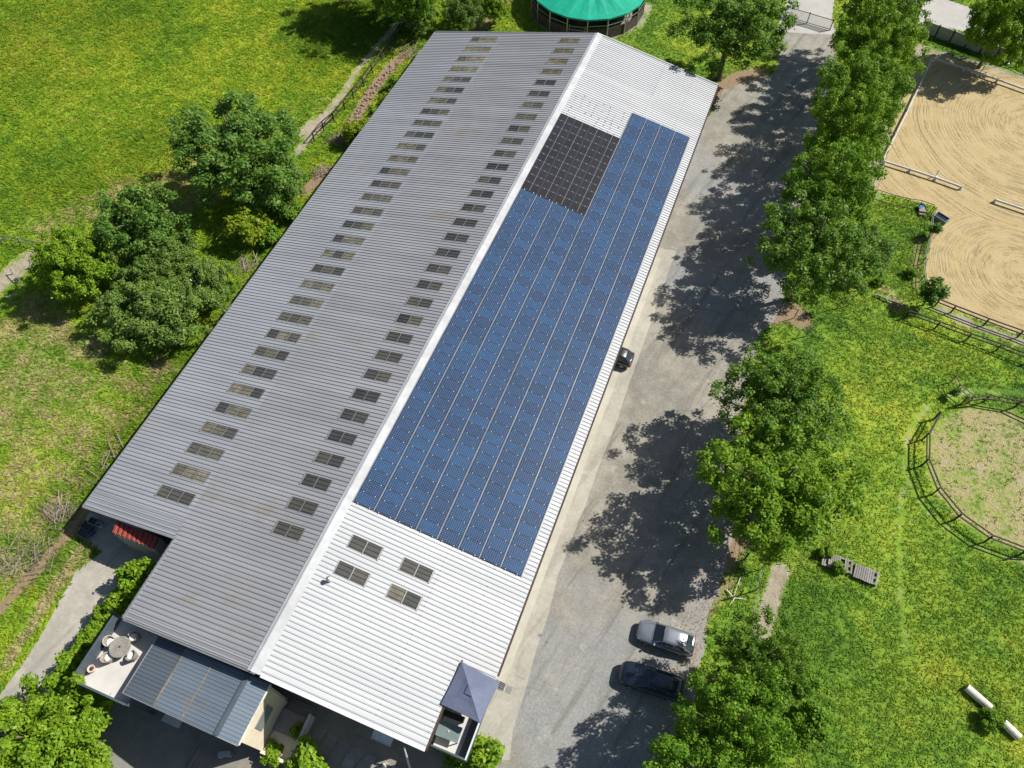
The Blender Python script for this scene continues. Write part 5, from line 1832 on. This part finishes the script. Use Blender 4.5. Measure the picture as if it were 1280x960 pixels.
for k, (rx, ry, rz, nc, per, lf, cr, mt) in enumerate(((5.3, 5.3, 4.3, 270, 100, .125, .56, 'leaf_plane'), (5.1, 5.5, 4.6, 250, 105, .12, .58, 'leaf_deep'),
                                                       (5.4, 5.0, 4.2, 290, 90, .13, .54, 'leaf_fresh'), (5.2, 5.4, 4.4, 240, 110, .115, .60, 'leaf_plane'),
                                                       (4.9, 5.2, 4.8, 260, 95, .12, .55, 'leaf_fresh'), (5.5, 5.2, 4.1, 250, 110, .125, .58, 'leaf_deep'))):
    proto('plane%d' % k, 20 + k, rx, ry, rz, 6.6, nc, per, lf, cr, mt, 10.2, .26, lowcut=-.8)
proto('dark0', 31, 3.6, 3.6, 3.1, 4.2, 230, 95, .10, .46, 'leaf_dark', 6.6, .2)
proto('dark1', 32, 3.3, 3.3, 2.4, 2.9, 190, 95, .10, .44, 'leaf_dark', 4.8, .15)
proto('olive', 33, 4.6, 2.9, 1.7, 1.9, 230, 100, .09, .42, 'leaf_olive', 3.2, .12, lowcut=-.6)
proto('bright', 34, 5.0, 4.6, 2.9, 3.9, 260, 105, .14, .58, 'leaf_bright', 6.3, .2, lowcut=-.6)
proto('bigfar', 35, 5.0, 5.0, 4.2, 6.2, 280, 95, .13, .62, 'leaf_plane', 10, .3)
proto('lime', 36, 1.7, 1.5, 1.2, 1.4, 36, 130, .12, .5, 'leaf_lime', 2.0, .06, lowcut=-.5)
proto('shrub', 37, 1.1, 1.0, .75, .85, 26, 110, .10, .40, 'leaf_plane', 1.3, .05, lowcut=-.4)
proto('shrub_bright', 38, 1.1, 1.0, .8, .95, 30, 120, .12, .42, 'leaf_bright', 1.4, .05, lowcut=-.5)
proto('slim', 39, .75, .75, 1.3, 1.6, 24, 90, .10, .36, 'leaf_dark', 2.6, .05, lowcut=-.8)


def tree(name, key, loc, label, cat='tree', s=(1, 1, 1), rz=None, group=None):
    t = thing(name, label, cat, (loc[0], loc[1], 0), rnd.uniform(0, 6.28) if rz is None else rz, group)
    t.scale = s
    me, tm = CROWNS[key]
    for nm, mm in (('trunk' if cat == 'tree' else 'stem', tm), ('crown' if cat == 'tree' else 'foliage', me)):
        o = bpy.data.objects.new(nm, mm)
        COL.objects.link(o)
        o.parent = t
    return t


G1 = 'plane trees along the gravel yard'
rows = [
    ('plane5', (-5.6, 89.0), (1.30, 1.30, 1.15), 'leafy tree overhanging the far corner of the white roof'),
    ('plane1', (11.2, 98.5), (1.02, 1.02, 1.25), 'leafy tree at the top end of the row by the gate'),
    ('plane2', (10.9, 89.0), (.94, .94, 1.24), 'second tree from the top gate in the row beside the arena'),
    ('plane3', (10.2, 80.6), (.94, .94, 1.20), 'tree in the row level with the middle of the sand arena'),
    ('plane4', (9.7, 72.4), (.94, .94, 1.22), 'tree in the row beside the near corner of the sand arena'),
    ('plane0', (9.4, 64.4), (.95, .95, 1.14), 'tree in the row beside the low pipe fence'),
    ('plane5', (9.2, 55.9), (1.04, 1.04, 1.10), 'last tree of the upper row, above the two slim posts'),
    ('plane1', (9.6, 38.6), (.98, .98, .98), 'smaller tree of the middle pair beside the yard'),
    ('plane2', (10.3, 30.6), (1.14, 1.14, 1.0), 'big tree of the middle pair left of the round pen'),
    ('plane5', (11.9, 17.2), (.60, .60, .88), 'tree shading the rear of the silver car'),
    ('plane0', (10.9, 12.2), (.80, .80, .98), 'tree right of the navy car'),
    ('plane3', (10.6, 6.9), (.96, .96, 1.0), 'tree at the bottom edge of the yard, cut by the photo'),
]
for key, loc, s_, lb in rows:
    tree('leafy_tree', key, loc, lb, s=s_, group=G1)
tree('leafy_tree', 'dark1', (14.6, 62.6), 'low bushy tree on the grass side of the row', s=(1.0, 1.0, .95))
tree('leafy_tree', 'bright', (25.6, 103.5), 'bright green tree beside the road at the upper right', s=(.95, .95, 1.45))
tree('leafy_tree', 'dark0', (-50.6, 49.6), 'tall dark tree in the left meadow near the barn', s=(1.85, 1.85, 1.5))
q = at(338, 232, 3)
tree('leafy_tree', 'dark1', (q.x, q.y), 'dark bushy tree between the tall meadow tree and the barn eave', s=(1.25, 1.25, 1.2))
tree('leafy_tree', 'lime', (-46.4, 43.2), 'small yellow green tree at the foot of the tall dark tree', s=(1.35, 1.25, 1.5))
tree('leafy_tree', 'dark1', (-55.6, 37.8), 'round dark tree topping the bush clump left of the barn', s=(1.5, 1.45, 1.5))
tree('leafy_tree', 'bright', (-58.8, 31.6), 'mid green tree on the left side of the bush clump', s=(.84, .84, 1.0))
tree('bush', 'olive', (-48.6, 29.6), 'broad olive green bush at the near side of the clump', 'bush', s=(1.4, 1.4, 1.3), rz=.35)
tree('bush', 'olive', (-52.4, 32.8), 'olive green bush in the middle of the clump', 'bush', s=(.75, .95, 1.1), rz=1.2)
tree('bush', 'olive', (-51.6, 35.6), 'green bush filling the back of the clump below the round dark tree', 'bush', s=(.8, 1.1, 1.25), rz=2.0)
tree('bush', 'olive', (-56.6, 33.6), 'low bush joining the mid green tree to the clump', 'bush', s=(.55, .8, 1.2), rz=.2)
fb = tree('bush', 'olive', (-46.7, 35.2), 'bush dotted with white flowers close to the barn eave', 'bush', s=(.66, 1.1, .95), rz=.6)
tree('leafy_tree', 'bigfar', (-47.4, 85.2), 'large tree at the top edge casting shade over the meadow', s=(1.12, 1.12, 1.1))
tree('leafy_tree', 'bigfar', (-53.5, 87.0), 'second large tree beyond the top edge of the meadow', s=(1.0, 1.0, 1.05))
tree('bush', 'dark1', (-46.2, 84.8), 'dark bush beside the far left corner of the barn roof', 'bush', s=(.9, .9, .9))
tree('bush', 'olive', (-40.6, 87.6), 'rounded green bush behind the far roof edge', 'bush', s=(.72, .95, 1.25))
tree('bush', 'bright', (-37.3, 90.3), 'brighter bush at the top edge left of the green walker', 'bush', s=(.42, .42, .6))
tree('leafy_tree', 'bright', (-33.2, -5.3), 'bright green broadleaf tree in the bottom left corner', s=(1.05, .98, .95), rz=.8)
HG = 'bushes of the hedge by the deck'
for k, (u, v, s_) in enumerate(((178, 722, 1.25), (166, 738, 1.2), (154, 752, 1.0), (127, 772, .75), (115, 788, .7), (104, 805, .7), (94, 822, .75), (86, 838, .8), (76, 852, .9))):
    p = at(u, v, .9)
    tree('hedge_bush', 'shrub_bright', (p.x, p.y), 'bright hedge bush ' + ('tallest at the roof corner', 'second from the roof corner', 'beside the end of the roof corner hedge', 'at the upper deck corner', 'upper middle along the deck parapet',
         'in the middle along the deck parapet', 'lower middle along the deck parapet', 'at the lower deck corner', 'lowest, running under the corner tree')[k], 'hedge', s=(s_, s_, s_ * 1.25), group=HG)
for u, v, key, s_, lb in ((486, 128, 'lime', .8, 'yellow green plant in the bed under the left eave'), (470, 150, 'shrub_bright', 1.1, 'leafy plant below it in the bed under the left eave'),
                          (449, 171, 'lime', 1.1, 'bright bushy plant at the lower end of the eave bed'), (497, 108, 'shrub', 1.1, 'dark green plant at the upper end of the eave bed'),
                          (358, 266, 'shrub', 1.5, 'dark shrub between the tall tree and the eave'), (340, 300, 'shrub', 1.2, 'shrub right of the small yellow green tree'),
                          (600, 950, 'shrub_bright', 1.5, 'bright bush under the corner balcony'), (575, 945, 'shrub', 1.0, 'small dark bush at the balcony foot'),
                          (1157, 377, 'slim', 1.35, 'bush at the lower left corner of the sandy ring'), (1166, 292, 'slim', .75, 'slim bush on the fence left of the sandy ring'),
                          (1193, 492, 'slim', .5, 'thin dark sapling at the gap of the round pen'), (1239, 899, 'shrub', .75, 'small bush growing between the two pale logs'),
                          (1015, 905, 'shrub', 1.3, 'low shrub in the grass right of the bottom tree'), (1008, 850, 'shrub', .9, 'low weed clump right of the navy car trees'),
                          (1034, 690, 'shrub_bright', .55, 'weed growing over the left end of the pallets'), (1049, 708, 'shrub_bright', .5, 'weed growing through the longer pallet'),
                          (1100, 350, 'shrub', .55, 'weed clump in the grass left of the ring fence'), (1140, 340, 'shrub', .6, 'weed clump along the brown rail fence')):
    p = at(u, v, .6)
    tree('shrub', key, (p.x, p.y), lb, 'shrub', s=(s_, s_, s_))
p = at(386, 960, .9)
tree('shrub', 'shrub_bright', (p.x, p.y), 'garden shrub with purple flowers at the bottom of the yard', 'shrub', s=(1.7, 1.3, 1.3))
p = at(371, 914, .9)
tree('shrub', 'shrub_bright', (p.x, p.y), 'small upright shrub in the shaded yard above the flowers', 'shrub', s=(.5, .5, .95))
p = at(341, 944, .5)
tree('shrub', 'shrub_bright', (p.x, p.y), 'low plant at the corner of the cream porch', 'shrub', s=(.8, .8, .7))


g_ = np.random.default_rng(11)
lm = MB()
for k in range(1500):
    v_ = g_.uniform(395, 950)
    edge = np.interp(v_, [395, 450, 560, 640, 742, 800, 860, 950], [985, 945, 925, 918, 900, 880, 866, 862])
    p = at(edge - abs(g_.normal(0, 26)), v_, .012)
    a, r = g_.uniform(0, 6.28), g_.uniform(.04, .10)
    c_, s__ = math.cos(a) * r, math.sin(a) * r
    lm.add([(p.x + c_, p.y + s__, .014), (p.x - s__ * .6, p.y + c_ * .6, .03), (p.x - c_, p.y - s__, .016), (p.x + s__ * .6, p.y - c_ * .6, .028)], [(0, 1, 2, 3)])
tag(lm.build('fallen_leaves', M['dead_leaf']), 'dry brown leaves scattered over the edge of the yard below the trees', 'leaves', kind='stuff')


def blossoms(u, v, z, n, sx, sy, mat, label, cat):
    c = at(u, v, z)
    mb = MB()
    for k in range(n):
        p = c + Vector((rnd.gauss(0, sx), rnd.gauss(0, sy), rnd.uniform(-.15, .35)))
        r = rnd.uniform(.06, .12)
        mb.add([p + Vector((r, 0, 0)), p + Vector((0, r, .02)), p + Vector((-r, 0, 0)), p + Vector((0, -r, .02)), p + Vector((0, 0, .06))], [(0, 1, 4), (1, 2, 4), (2, 3, 4), (3, 0, 4), (3, 2, 1, 0)])
    return tag(mb.build('blossom', M[mat]), label, cat, kind='stuff')


blossoms(249, 348, 2.4, 30, .9, .9, 'petal', 'white blossoms on the bush close to the barn eave', 'flowers')
blossoms(346, 955, .7, 20, .5, .4, 'purple_petal', 'purple flowers on the shrub at the bottom of the yard', 'flowers')
print('objects', len(bpy.data.objects))
